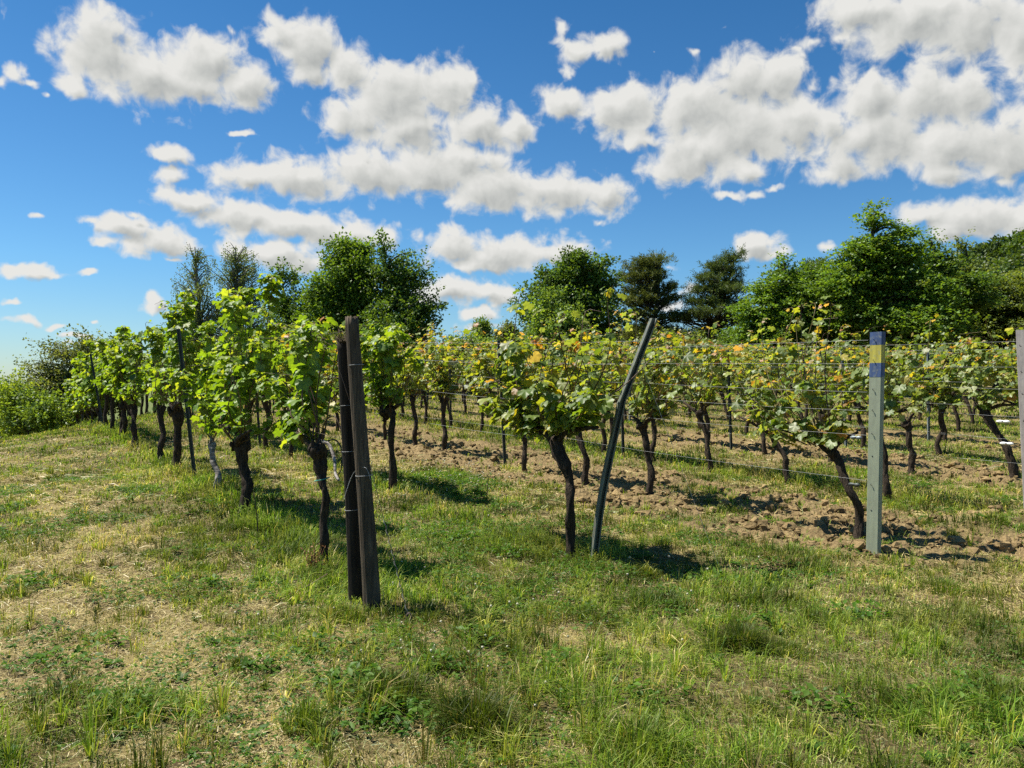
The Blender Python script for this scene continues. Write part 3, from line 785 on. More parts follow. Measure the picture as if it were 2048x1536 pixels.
def build_vines():
    g = {r: 'vines in the row that starts at ' + ROWNAME[r] for r in ROWNAME}
    # --- row of the wooden posts
    c = ROW_C[1]
    near1 = [
        (650, 'gnarled vine tied with green twine beside the two wooden posts, nearly bare on one side', dict(head=1.0, lean=.12, top=2.05, spread=(.05, 1.2), shoots=12, per=26, rad=.042, headr=.085, arms=2, ragged=.5, sparse_low=.35,
              trunk_pts=[(0, 0, -.08), (-.02, .0, .2), (.015, .02, .42), (-.02, -.01, .62), (.07, .0, .76), (.10, .02, .92), (.10, .02, 1.06)])),
        (490, 'thick flaring vine trunk under the tallest leafy tip of its row', dict(head=.80, lean=.20, top=2.50, spread=(-.75, .95), shoots=15, per=34, rad=.075, headr=.13, arms=2, ragged=.38)),
        (430, 'leaning vine trunk with pale peeling striped bark beside the dark metal stake', dict(head=.62, lean=.22, top=2.05, spread=(-.3, .5), shoots=6, per=26, rad=.045, headr=.06, arms=1)),
        (355, 'vine with a broad forked head just beyond the tall dark stake', dict(head=.95, lean=.05, top=2.58, spread=(-.75, .45), shoots=12, per=33, rad=.07, headr=.14, arms=2)),
        (325, 'slimmer curved vine next to the fork-headed one, sky showing beside its leaves', dict(head=.95, lean=.18, top=2.45, spread=(-.3, .75), shoots=9, per=30, rad=.06, headr=.09, arms=1)),
        (270, 'vine leaning towards the far end, second beyond the fork-headed vine', dict(head=.9, lean=.3, top=2.3, spread=(-.6, .6), shoots=11, per=28, rad=.07, headr=.10, arms=2)),
        (247, 'stubby upright vine just beyond the leaning one in the wooden post row', dict(head=.8, lean=0., top=2.35, spread=(-.5, .9), shoots=11, per=28, rad=.07, headr=.11, arms=2)),
    ]
    for px, lab, kw in near1:
        Y = row_y(c, px)
        vine = place_vine(1, Y, lab, g[1], bark='pale' if px == 430 else 'bark', style='lush', fine=True, **kw)
        if px == 650:                  # bare arching canes on the side of the posts
            for pts in ([(.08, 0, 1.0), (.0, -.03, 1.35), (-.14, -.02, 1.68), (-.34, .02, 1.86)], [(.06, 0, 1.02), (-.05, .03, 1.22), (-.22, .0, 1.30), (-.34, -.03, 1.12), (-.30, -.05, .90)],
                        [(.1, 0, 1.0), (.10, .04, 1.4), (-.02, .03, 1.75), (-.2, .05, 1.9)], [(.09, .02, 1.05), (-.10, -.05, 1.1), (-.24, -.06, 1.0), (-.28, -.03, .86), (-.20, 0, .80)], [(.12, 0, .98), (.3, .02, 1.12), (.42, .0, 1.35), (.46, 0, 1.6)]):
                mb = MB(); P = smooth_path(pts, 22); add_tube(mb, P, np.linspace(.0075, .003, 22), 6, CANE * .6, cap=False); mb.build('cane', M['cane'], vine)
            mb = MB(); add_tube(mb, smooth_path([(.06, 0, 1.08), (-.10, .0, 1.06), (-.22, .0, .95), (-.30, .02, .84), (-.40, .03, .80)], 16), np.linspace(.016, .010, 16), 8, rng=np.random.default_rng(4), amp=.1); mb.build('peeled_cane', M['pale'], vine)
    # --- row of the bent post
    c = ROW_C[2]
    place_vine(2, row_y(c, 1140), 'tall slender vine standing right beside the bent metal post', g[2], style='fresh', head=.98, lean=.16, top=1.86, spread=(-.85, 1.35), shoots=24, per=27, rad=.052, headr=.085, arms=2, ragged=.30, size=1.10, spire=(.62, 2.42),
               trunk_pts=[(0, 0, -.08), (.0, 0, .22), (-.03, .02, .42), (-.01, .0, .60), (.03, 0, .72), (.14, .0, .92), (.22, .0, 1.08)])
    place_vine(2, row_y(c, 785), 'bright green vine with a knobbly sideways head, seen just past the wooden posts', g[2], style='lush', head=1.08, lean=.02, top=2.25, spread=(-.7, .75), shoots=15, per=30, rad=.055, headr=.11, arms=2,
               trunk_pts=[(0, 0, -.08), (.01, 0, .4), (.0, .01, .8), (.01, 0, 1.0), (.10, 0, 1.10), (.20, .0, 1.06)])
    # --- row of the blue and yellow post
    c = ROW_C[3]
    for px, lab, kw in [
        (1715, 'vine with a blackened stub of a head standing next to the blue and yellow post', dict(head=.90, lean=.27, top=1.95, spread=(-.30, 1.05), shoots=17, per=24, rad=.05, headr=.06, arms=2, ragged=.35)),
        (1300, 'vine with a forked mossy trunk on bare soil just beyond the bent post', dict(head=.92, lean=.16, top=1.95, spread=(-.8, .55), shoots=13, per=22, rad=.055, headr=.085)),
        (1170, 'curved vine on bare soil glimpsed behind the vine of the bent post', dict(head=.95, lean=.24, top=1.98, spread=(-.55, .6), shoots=12, per=22, rad=.055, headr=.075)),
        (1050, 'vine with a bowed trunk right beside the straight dark post on soil', dict(head=.90, lean=.15, top=2.0, spread=(-.6, .6), shoots=12, per=22, rad=.05, headr=.07)),
        (890, 'straight dark vine trunk by the soil strip with a low pale green shoot', dict(head=1.0, lean=.06, top=2.0, spread=(-.65, .6), shoots=12, per=22, rad=.055, headr=.075)),
        (830, 'slightly leaning vine trunk just beyond the one with the low pale shoot', dict(head=1.0, lean=.12, top=2.0, spread=(-.6, .6), shoots=12, per=22, rad=.055, headr=.07))]:
        place_vine(3, row_y(c, px), lab, g[3], style='young', fine=True, **kw)
    c = ROW_C[4]
    for px, lab, kw in [
        (1775, 'vine half hidden behind the blue and yellow post', dict(head=1.1, lean=.15, top=1.95, spread=(-.8, .4), shoots=9, per=18)),
        (1575, 'leaning vine with a big knob at its head above long green grass', dict(head=.80, lean=.32, top=1.95, spread=(-.7, .7), shoots=13, per=22)),
        (1420, 'straight leaning vine with a yellow leaf hanging low on its trunk', dict(head=1.0, lean=.25, top=1.98, spread=(-.65, .65), shoots=13, per=22)),
        (1308, 'short vine standing directly behind the mossy forked one', dict(head=.9, lean=.08, top=1.95, spread=(-.6, .6), shoots=12, per=20))]:
        place_vine(4, row_y(c, px), lab, g[4], style='young', fine=True, rad=.052, headr=.075, **kw)
    c = ROW_C[5]; g5 = 'vines in the fifth row of the vineyard'
    for px, lab, kw in [
        (2025, 'thick vine leaning across the wires by the two white clips', dict(head=.95, lean=.40, top=1.85, spread=(-.9, .3), shoots=9, per=20, rad=.07, headr=.085)),
        (1825, 'short cropped vine with hardly a leaf, next past the blue and yellow post', dict(head=.82, lean=.10, top=1.3, spread=(-.2, .3), shoots=3, per=8, rad=.06, headr=.085)),
        (1660, 'fifth row vine whose trunk shows low between the leaves of the nearer row', dict(head=.85, lean=.12, top=1.9, spread=(-.65, .65), shoots=11, per=20, rad=.055, headr=.07)),
        (1530, 'fifth row vine with a thin leaning trunk just past the knob-headed vine', dict(head=.9, lean=.22, top=1.95, spread=(-.65, .65), shoots=11, per=20, rad=.05, headr=.07))]:
        place_vine(5, row_y(c, px), lab, g5, style='young', fine=True, **kw)
    # --- repeats further along each row: a few prototypes of each kind, then copies
    protos = {'lush': [], 'low': [], 'young': [], 'far': []}
    rg = np.random.default_rng(77)
    def proto(style):
        kw = dict(low=dict(top=2.15, shoots=14, per=30, rad=.05, headr=.07, ragged=.5, spread=(-.8, .8), size=1.25), lush=dict(top=2.35, shoots=11, per=30, rad=.065, headr=.10, ragged=.4, spread=(-.7, .7), size=1.15), young=dict(top=2.0, shoots=11, per=20, rad=.055, headr=.075, spread=(-.75, .75), size=1.1), far=dict(top=1.95, shoots=11, per=22, rad=.055, headr=.075, spread=(-.68, .68), size=1.25))[style]
        return vine_parts(rg, style='lush' if style == 'low' else style, head=rg.uniform(.85, 1.0) if style != 'low' else .42, lean=rg.uniform(-.05, .25), fine=False, arms=2, **kw)
    def put(style, row, Y, label, group):
        X, Y, z = vine_base(ROW_C[row], Y)
        root = empty('grape_vine', (X, Y, z), ROWANG + (PI if rg.random() < .4 else 0) + rg.normal(0, .12))
        sc = rg.uniform(.92, 1.07); root.scale = (rg.uniform(.95, 1.1), 1, sc)
        tag(root, label, 'grape vine', group)
        pl = protos[style]
        if len(pl) < 7:
            t, f, _ = proto(style)
            pl.append((t.build('trunk', M['bark'], root), f.build('foliage', M['vine'], root)))
        else:
            for src in pl[rg.integers(0, 7)]:
                o = src.copy(); COL.objects.link(o); o.parent = root
    starts = {1: (17.6, 7, 1.3), 2: (11.6, 2, 1.25), 3: (17.1, 6, 1.2), 4: (15.0, 4, 1.2), 5: (16.1, 4, 1.2)}
    for row in range(1, 12):
        c = ROW_C[row]
        if row in starts: Y, k, st = starts[row]
        else: Y, k, st = c / (.665 + ROWM) , 0, 1.25
        while Y < 35:
            style = 'low' if row == 1 and Y > 20.5 else 'lush' if row == 1 or (row == 2 and Y > 15) else ('young' if row <= 5 else 'far')
            if row in ROWNAME and k < 13:
                lab = f'{ORD[k]} vine along the row from {ROWNAME[row]}'
                if row == 1: lab = f'{ORD[k]} vine, bushy and bright green, from {ROWNAME[row]}'
                put(style, row, Y, lab, g[row])
            elif row in ROWNAME:
                put(style, row, Y, f'vine at the far, crowded end of the row of {ROWNAME[row][4:]}', 'far vines of the row from ' + ROWNAME[row])
            elif row == 5:
                put(style, row, Y, f'{ORD[k]} vine along the fifth row back, leaves merging with its neighbours' if k < 12 else 'vine at the far, crowded end of the fifth row back', g5 if k < 12 else 'far vines of the fifth row')
            else:
                put(style, row, Y, f'yellow green vine in the {ORD[row - 1]} row back, merging in one band', f'vines in the {ORD[row - 1]} row back')
            Y += st * rg.uniform(.9, 1.1) * (1.25 if row == 1 and Y > 20 else 1); k += 1

# ------------------------------------------------------------------ posts, wires, clips
def ring_path(x, y, z, r, tilt=0., n=18, turns=1.0):
    a = np.linspace(0, 2 * PI * turns, n)
    return np.stack([x + r * np.cos(a), y + r * np.sin(a), z + tilt * np.cos(a)], 1)

def wood_post(name, label, base, top, r0, r1, mat, rng):
    root = empty(name, base); tag(root, label, 'wooden post', 'old wooden posts at the head of the first row')
    b = np.array(base); t = np.array(top) - b
    n = 40; sides = 30
    s = np.linspace(0, 1, n)
    path = np.stack([t[0] * s + .006 * np.sin(s * 5), t[1] * s, -.25 + (t[2] + .25) * s], 1)
    mb = MB()
    a = np.arange(sides)
    groove = 1 - .10 * (rng.random(sides) < .22) * rng.uniform(.4, 1, sides) + .03 * rng.normal(0, 1, sides)
    v, f = tube(path, np.linspace(r0, r1, n) * (1 + .02 * np.sin(s * 9)), sides)
    ctr = np.repeat(path, sides, 0); g = np.tile(groove, n) + .02 * (fbm(np.tile(a * .9, n), np.repeat(s * 7, sides), 3, 5) - .5)
    v = ctr + (v - ctr) * g[:, None]
    jag = np.zeros(len(v)); jag[-sides:] = rng.uniform(-.018, .010, sides); v[:, 2] += jag
    mb.add(v, f); ci = mb.n
    mb.add([path[-1] + np.array([0, 0, -.004])], np.zeros((0, 3), int))
    idx = (n - 1) * sides + a
    mb.f.append(np.stack([np.full(sides, ci), idx, np.roll(idx, -1)], -1)); mb.m.append(np.zeros(sides, np.int32))
    mb.build('post_body', M[mat], root)
    return root

def wire_obj(name, pts, r, mat, label, cat, group=None, sides=4):
    b = np.array(pts[0], float)
    mb = MB(); add_tube(mb, np.asarray(pts, float) - b, r, sides, (.42, .34, .20) if name == 'dry_stalk' else (.16, .10, .055), cap=False)
    o = mb.build(name, M[mat]); o.location = b
    return tag(o, label, cat, group)

def build_posts():
    rng = np.random.default_rng(9)
    # two wooden posts
    fb = (at(750, 5.45), 5.45, gz(at(750, 5.45), 5.45) - .03); ft = (at(705, 5.52), 5.52, EYE + 140 / FOC * 5.52)
    rb = (at(716, 5.59), 5.59, gz(at(716, 5.59), 5.59) - .03); rt = (at(686, 5.60), 5.60, EYE + 92 / FOC * 5.60)
    front = wood_post('wooden_post', 'taller grey weathered wooden post, leaning, in front of a darker one', fb, ft, .064, .046, 'wood', rng)
    rear = wood_post('wooden_post', 'shorter darker wooden post with a mossy top behind the leaning grey one', rb, rt, .056, .036, 'wooddark', rng)
    mb = MB(); tz = np.array(rt) - np.array(rb)
    for q in range(60):
        a = rng.uniform(0, 6.3); r = .034 * math.sqrt(rng.random())
        p = tz + np.array([r * math.cos(a), r * math.sin(a), -.012])
        add_tube(mb, [p, p + np.array([rng.normal(0, .008), rng.normal(0, .008), rng.uniform(.012, .035)])], [.010, .004], 5)
    mb.build('moss_cap', M['moss'], rear)
    def along(b, t, z): k = (z - b[2]) / (t[2] - b[2]); return b[0] + (t[0] - b[0]) * k, b[1] + (t[1] - b[1]) * k
    for z, r in ((1.74, .064), (.96, .072)):
        x, y = along(fb, ft, z); m_ = MB()
        add_tube(m_, ring_path(x - fb[0], y - fb[1], z - fb[2], r * .86, .004), .0022, 5, cap=False); m_.build('wire_loop', M['wire'], front)
    for z in (1.45, 1.12, .70):
        x, y = along(rb, rt, z); m_ = MB()
        add_tube(m_, ring_path(x - rb[0], y - rb[1], z - rb[2], .058 - .011 * z + .004, .003), .0018, 5, cap=False); m_.build('wire_loop', M['wire'], rear)
    # wire stays at the posts
    x1, y1 = along(rb, rt, 1.72); x2, y2 = along(fb, ft, 1.08)
    anchor = (at(818, 5.05), 5.05, gz(at(818, 5.05), 5.05) + .05)
    P = smooth_path([(x1 - .03, y1 - .05, 1.72), (x2 + .045, y2 - .055, 1.10), (anchor[0], anchor[1], anchor[2])], 4)
    st = np.vstack([np.linspace(P[0], (x2 + .045, y2 - .06, 1.10), 8)[:-1], np.linspace((x2 + .045, y2 - .06, 1.10), anchor, 14)])
    wire_obj('guy_wire', st, .0019, 'rust', 'twisted stay wire slanting from the wooden posts down to a hook in the grass', 'wire')
    lo = st[12:]; s = np.linspace(0, 1, 60); seg = np.array([np.interp(s, np.linspace(0, 1, len(lo)), lo[:, i]) for i in range(3)]).T
    seg2 = seg + np.stack([.006 * np.cos(s * 60), .006 * np.sin(s * 60), 0 * s], 1)
    wire_obj('guy_wire', seg2, .0013, 'wire', 'second thin strand wound round the lower half of the wooden post stay', 'wire')
    x3, y3 = along(rb, rt, .80)
    wire_obj('binding_wire', smooth_path([(x3 - .05, y3 - .03, .78), (x3 + .03, y3 - .08, .97), (x2 + .03, y2 - .07, 1.02), (x2 + .06, y2 - .05, .93), (x2 + .05, y2 - .06, .99)], 24), .0018, 'wire', 'curling end of loose wire slung between the two wooden posts', 'wire')
    mb = MB(); ax, ay, az = anchor
    hk = smooth_path([(0, 0, -.2), (0, 0, -.02), (.0, 0, .03), (-.015, 0, .055), (-.03, 0, .03), (-.028, 0, -.03)], 18)
    add_tube(mb, hk, .007, 8); o = mb.build('ground_anchor', M['rust']); o.location = (ax + .015, ay, az - .02)
    tag(o, 'dark bent iron hook in the grass where the stay wire ends', 'anchor')
    # bent metal post
    bx, by = at(1179, 7.0), 7.0; bz = gz(bx, by)
    root = empty('metal_post', (bx, by, bz)); tag(root, 'bent and leaning dark green steel post at the head of its row', 'metal post')
    path = smooth_path([(0, 0, -.25), (.10, 0, .55), (.262, .0, 1.33), (.30, .0, 1.47), (.575, .02, 2.17)], 40)
    mb = MB(); sweep(mb, c_prof(.062, .046, .005, .014), path, ang=R(200)); mb.build('post_body', M['bentsteel'], root, smooth=False)
    for z in np.arange(.25, 2.15, .21):
        k = np.argmin(np.abs(path[:, 2] - z)); p = path[k]; m_ = MB()
        hp = np.array([p[0] - .036, p[1] - .02, p[2]]); add_tube(m_, smooth_path([hp, hp + np.array([-.014, -.006, .004]), hp + np.array([-.017, -.006, .018])], 6), .003, 5)
        m_.build('wire_hook', M['hook'], root)
    tp = (bx + .50, by + .0, bz + 2.0)
    wire_obj('guy_wire', np.linspace((bx + .43, by - .02, bz + 1.85), (at(1442, 6.55), 6.55, gz(at(1442, 6.55), 6.55)), 12), .0013, 'wire', 'thin stay wire dropping from the bent metal post into the grass', 'wire')
    # blue and yellow topped head post
    hx, hy = at(1746, 7.08), 7.08; hz = gz(hx, hy)
    root = empty('painted_post', (hx, hy, hz)); tag(root, 'pale green square post with blue and yellow painted top', 'vineyard post')
    top = EYE + 111 / FOC * 7.08 - hz
    lean = lambda z: (.045 * z / top, 0, z)
    pw, pd = .118, .058; ang = R(124)
    def piece(name, z0, z1, grow, mat):
        mb = MB(); sweep(mb, box_prof(pw + grow, pd + grow), [lean(z) for z in np.linspace(z0, z1, 8)], ang=ang); return mb.build(name, M[mat], root, smooth=False)
    u = 7.08 / FOC
    piece('post_body', -.3, top - 90 * u, 0, 'postgreen')
    piece('blue_band', top - 90 * u, top - 62 * u, .003, 'blue'); piece('yellow_band', top - 62 * u, top - 26 * u, .002, 'yellow'); piece('blue_band', top - 26 * u, top, .003, 'blue')
    na = np.array([math.cos(ang + PI / 2), math.sin(ang + PI / 2), 0]); ta = np.array([math.cos(ang), math.sin(ang), 0])
    for pyv in (680, 722, 780, 822, 868, 912, 970, 1020):
        z = EYE + (HY - pyv) / FOC * 7.08 - hz; m_ = MB(); b = np.array(lean(z)) + na * (pd / 2) + ta * .012
        if pyv in (912, 1020): add_tube(m_, [b - na * .001, b + na * .003], .006, 8); m_.build('bolt_hole', M['hook'], root)
        else:
            add_tube(m_, smooth_path([b, b + na * .014, b + na * .018 + np.array([0, 0, .008]), b + na * .012 + np.array([0, 0, .016])], 9), .0026, 5); m_.build('wire_hook', M['hook'], root)
    # grey end post by the edge of the view
    ex, ey = at(2062, 8.9), 8.9; ez = gz(ex, ey)
    root = empty('end_post', (ex, ey, ez)); tag(root, 'weathered grey square post at the very edge of the picture', 'vineyard post')
    mb = MB(); sweep(mb, box_prof(.11, .07), [(-.10 * s, 0, -.3 + (2.54 - ez) * s) for s in np.linspace(0, 1, 10)], ang=R(124)); mb.build('post_body', M['greypost'], root, smooth=False)
    for z in (2.05, 1.75, 1.5, 1.19, .93):
        m_ = MB(); b = np.array([-.10 * z / 2.3 - .05, -.045, z - ez]); add_tube(m_, smooth_path([b, b + np.array([-.02, -.01, 0]), b + np.array([-.026, -.012, .02])], 6), .004, 5); m_.build('wire_hook', M['hook'], root)
    # posts further along the rows
    prof = c_prof(.05, .034, .004, .010)
    def row_post(row, Y, topx, H, mat, label, group, prof=prof):
        X, Y, z = vine_base(ROW_C[row], Y)
        r_ = empty('row_post', (X, Y, z)); tag(r_, label, 'vineyard post', group)
        m_ = MB(); sweep(m_, prof, [((topx - X) * s, 0, H * s) for s in np.linspace(-.1, 1, 8)], ang=R(200) + .2 * math.sin(Y * 9)); m_.build('post_body', M[mat], r_, smooth=False)
        if Y < 18:
            for hz_ in (.7, 1.1, 1.5, 1.8):
                m2 = MB(); p = np.array([(topx - X) * hz_ / H - .028, -.012, hz_]); add_tube(m2, [p, p + np.array([-.012, -.004, .01])], .0028, 4); m2.build('wire_hook', M['hook'], r_)
    lead = [(1, 391, 357, 2.12, 'steel', 'dark metal stake between the striped trunk and the fork-headed vine'),
            (1, 207, 181, 2.0, 'steel', 'dark stake leaning towards the far end of the wooden post row'),
            (2, 521, 505, 2.1, 'steel', 'dark post seen through the leaves behind the thick flaring vine'),
            (3, 1010, 997, 2.12, 'steel', 'straight dark metal post standing in the soil beside the bowed vine'),
            (4, 1246, 1240, 2.0, 'steel', 'dark metal post half hidden behind the bent one'),
            (5, 1461, 1454, 2.0, 'steel', 'slim dark post rising between the yellow leaved vines by the straight leaning vine'),
            (6, 1690, 1682, 1.98, 'steelgrey', 'grey metal post just beside the blue and yellow one, further back'),
            (7, 1856, 1855, 1.98, 'steelgrey', 'grey metal post beyond the cropped vine, bare wires on either side')]
    for row, px, tx, H, mat, lab in lead:
        Y = row_y(ROW_C[row], px)
        row_post(row, Y, at(tx, Y), H, mat, lab, 'metal posts along the vine rows')
        if row == 1 and px > 300: continue
        Y += 5.6; q = 3 if row == 1 else 2
        nm = ROWNAME.get(row, f'the {ORD[row - 1]} row back') if row > 4 else 'the row from ' + ROWNAME[row]
        while Y < 34:
            X = ROW_C[row] - ROWM * Y
            row_post(row, Y, X - .05 + .1 * math.sin(Y * 5), 2.0, mat, f'{ORD[q - 1]} slender metal post along {nm}', 'metal posts along the vine rows')
            Y += 5.6; q += 1
    # trellis wires
    RW = {1: [1.15, 1.62, 1.98], 2: [1.0, 1.40, 1.78, 2.0], 3: [.68, 1.11, 1.35, 1.53, 1.79, 2.0], 4: [.65, .93, 1.19, 1.50, 1.75, 2.05], 5: [.7, 1.15, 1.5, 2.0], 6: [1.1, 1.5, 1.95], 7: [1.1, 1.5, 1.95]}
    Y0 = {1: 5.86, 2: 7.12, 3: 7.25, 4: 8.9, 5: 10.9, 6: 13.2, 7: 15.3}
    for row, hs in RW.items():
        for q, h in enumerate(hs):
            ys = np.arange(Y0[row], 33.5, .93); xs = ROW_C[row] - ROWM * ys
            if row == 3: xs = xs + (hx + .035 * h / 2 - xs[0]) * np.exp(-(ys - ys[0]) / 3)
            if row == 2: xs = xs + (bx + .24 * h - xs[0]) * np.exp(-(ys - ys[0]) / 3)
            if row == 1: xs = xs + (x1 - xs[0]) * np.exp(-(ys - ys[0]) / 3)
            if row == 4: xs = xs + (ex - .10 * h / 2.3 - xs[0]) * np.exp(-(ys - ys[0]) / 3)
            zs = ground_macro(xs, ys) + h + .012 * np.sin(ys * 1.1 + q) - .01
            nm = 'the row from ' + ROWNAME[row] if row in ROWNAME else f'the {ORD[row - 1]} row back'
            which = 'lowest' if q == 0 else ('highest' if q == len(hs) - 1 else f'{ORD[q]} lowest')
            wire_obj('trellis_wire', np.stack([xs, ys, zs], 1), .0014, 'rust' if row == 1 else 'wire', f'{which} trellis wire of {nm}', 'wire', 'trellis wires', 4)
    # dried tendrils caught on the top wire of the first row
    mb = MB(); rg = np.random.default_rng(31)
    for q in range(46):
        Y = 5.95 + 1.5 * rg.random() ** 1.3; X = ROW_C[1] - ROWM * Y + (x1 - ROW_C[1] + ROWM * 5.86) * math.exp(-(Y - 5.86) / 3); z = float(ground_macro(X, Y)) + 1.93 + rg.normal(0, .015)
        d = ALONG * rg.uniform(-.12, .12); add_tube(mb, smooth_path([(X, Y, z), np.array([X, Y, z + rg.normal(.02, .03)]) + d, np.array([X, Y, z + rg.normal(-.02, .03)]) + d * 2], 6), .0022, 3, CANE * rg.uniform(.5, 1.3), cap=False)
    tag(mb.build('dead_tendrils', M['cane']), 'dry brown tendrils tangled on the top wire by the wooden posts', 'tendrils', kind='stuff')
    # wire tensioners and clips
    def tensioner(px, py, Y, mat, label, name, L=.10):
        X = at(px, Y); z = EYE + (HY - py) / FOC * Y
        r_ = empty(name, (X, Y, z), ROWANG); tag(r_, label, 'wire tensioner', 'tensioners on the trellis wires')
        m_ = MB(); sweepp = np.linspace(-L / 2, L / 2, 9)
        hw = np.array([.006, .016, .019, .017, .012, .017, .019, .016, .006])
        add_tube(m_, np.stack([sweepp, 0 * sweepp, 0 * sweepp], 1), hw, 10); m_.build('clip_body', M[mat], r_)
        m2 = MB(); add_tube(m2, [(0, -.02, 0), (0, .02, 0)], .008, 8); m2.build('spindle', M['hook'], r_)
    tensioner(1712, 875, 7.45, 'steelgrey', 'grey ratchet on the wire by the blue and yellow post, among the leaf tips', 'wire_tensioner', .12)
    tensioner(1708, 969, 7.45, 'steel', 'dark ratchet on the lowest wire by the blue and yellow post', 'wire_tensioner', .12)
    tensioner(2006, 843, 9.05, 'plastic', 'upper of the two white wire clips in front of the thick leaning vine', 'wire_clip', .15)
    tensioner(2013, 887, 9.05, 'plastic', 'lower of the two white wire clips, against the leaning trunk', 'wire_clip', .15)
    # thin sticks and the green twine
    for px, py, tx, ty, lab in ((973, 1003, 976, 945, 'thin dark stick standing in the grass near the white clover patch'), (517, 1092, 508, 985, 'thin dead stem poking up beside the thick flaring vine')):
        Y = EYE * FOC / (py - HY)
        for _ in range(4): Y = (EYE - gz(at(px, Y), Y)) * FOC / (py - HY)
        X = at(px, Y); z = gz(X, Y)
        m_ = MB(); add_tube(m_, smooth_path([(0, 0, -.05), ((tx - px) / FOC * Y * .4 + .006, 0, (py - ty) / FOC * Y * .5), ((tx - px) / FOC * Y, 0, (py - ty) / FOC * Y)], 10), np.linspace(.007, .004, 10), 6, CANE * .7)
        o = m_.build('stick', M['cane']); o.location = (X, Y, z); tag(o, lab, 'stick')
    X, Y, z = vine_base(ROW_C[1], row_y(ROW_C[1], 650))
    p = np.array([X, Y, z + .76]) + ALONG * .068
    wire_obj('twine', ring_path(p[0], p[1], p[2], .062, .014, 22), .004, 'tie', 'loop of turquoise twine round the trunk beside the wooden posts', 'twine', sides=5)
    # withered weed and a fallen stem by the first vine
    rg2 = np.random.default_rng(12); Y = 6.35; X = at(628, Y); z = gz(X, Y); m_ = MB()
    for q in range(26):
        a = rg2.uniform(0, 6.3); h = rg2.uniform(.08, .26); d = np.array([math.cos(a), math.sin(a), 0]) * rg2.uniform(.02, .12)
        P = smooth_path([d * .2, d * .6 + [0, 0, h * .6], d + [0, 0, h]], 7); add_tube(m_, P, np.linspace(.0028, .0014, 7), 4, np.array([.20, .10, .045]) * rg2.uniform(.6, 1.4), cap=False)
        k = 6; tp = P[rg2.integers(2, 7, k)] + rg2.normal(0, .012, (k, 3)); add_leaves(m_, tp, rg2.normal(0, 1, (k, 3)), rg2.normal(0, 1, (k, 3)), rg2.uniform(.014, .032, k), np.array([.27, .14, .06]) * rg2.uniform(.6, 1.4, (k, 1)), LEAF_OVAL)
    o = m_.build('withered_weed', M['cane']); o.location = (X, Y, z - .01); tag(o, 'reddish brown withered weed at the foot of the vine by the wooden posts', 'weed')
    Y = 5.9; a = np.array([at(655, Y), Y, gz(at(655, Y), Y) + .13]); b = np.array([at(560, Y - .25), Y - .25, gz(at(560, Y - .25), Y - .25) + .012])
    wire_obj('fallen_stem', smooth_path([a, a * .5 + b * .5 + np.array([0, 0, -.015]), b], 12), .0045, 'cane', 'brown fallen stem lying aslant across the grass below the first vine', 'stem', sides=6)
    # fallen pale cane in the front tuft
    Y = EYE * FOC / (1455 - HY); m_ = MB()
    a = np.array([at(955, Y), Y, gz(at(955, Y), Y) + .10]); b = np.array([at(1002, Y - .18), Y - .18, gz(at(1002, Y - .18), Y - .18) + .012])
    wire_obj('dry_stalk', smooth_path([a, (a + b) / 2 + np.array([0.01, 0, .02]), b], 10), .0026, 'cane', 'pale dry stalk slanting out of the dark front grass tuft', 'stalk', sides=6)

# ------------------------------------------------------------------ trees and bushes
TC = {k: [1.6 * q for q in v] for k, v in dict(bright=(.070, .125, .017), mid=(.052, .096, .017), dark=(.036, .066, .018), birch=(.070, .100, .042), pine=(.050, .074, .021), pinew=(.066, .082, .020), olive=(.085, .115, .032), light=(.095, .150, .030), gold=(.14, .19, .030), walnut=(.085, .105, .040)).items()}

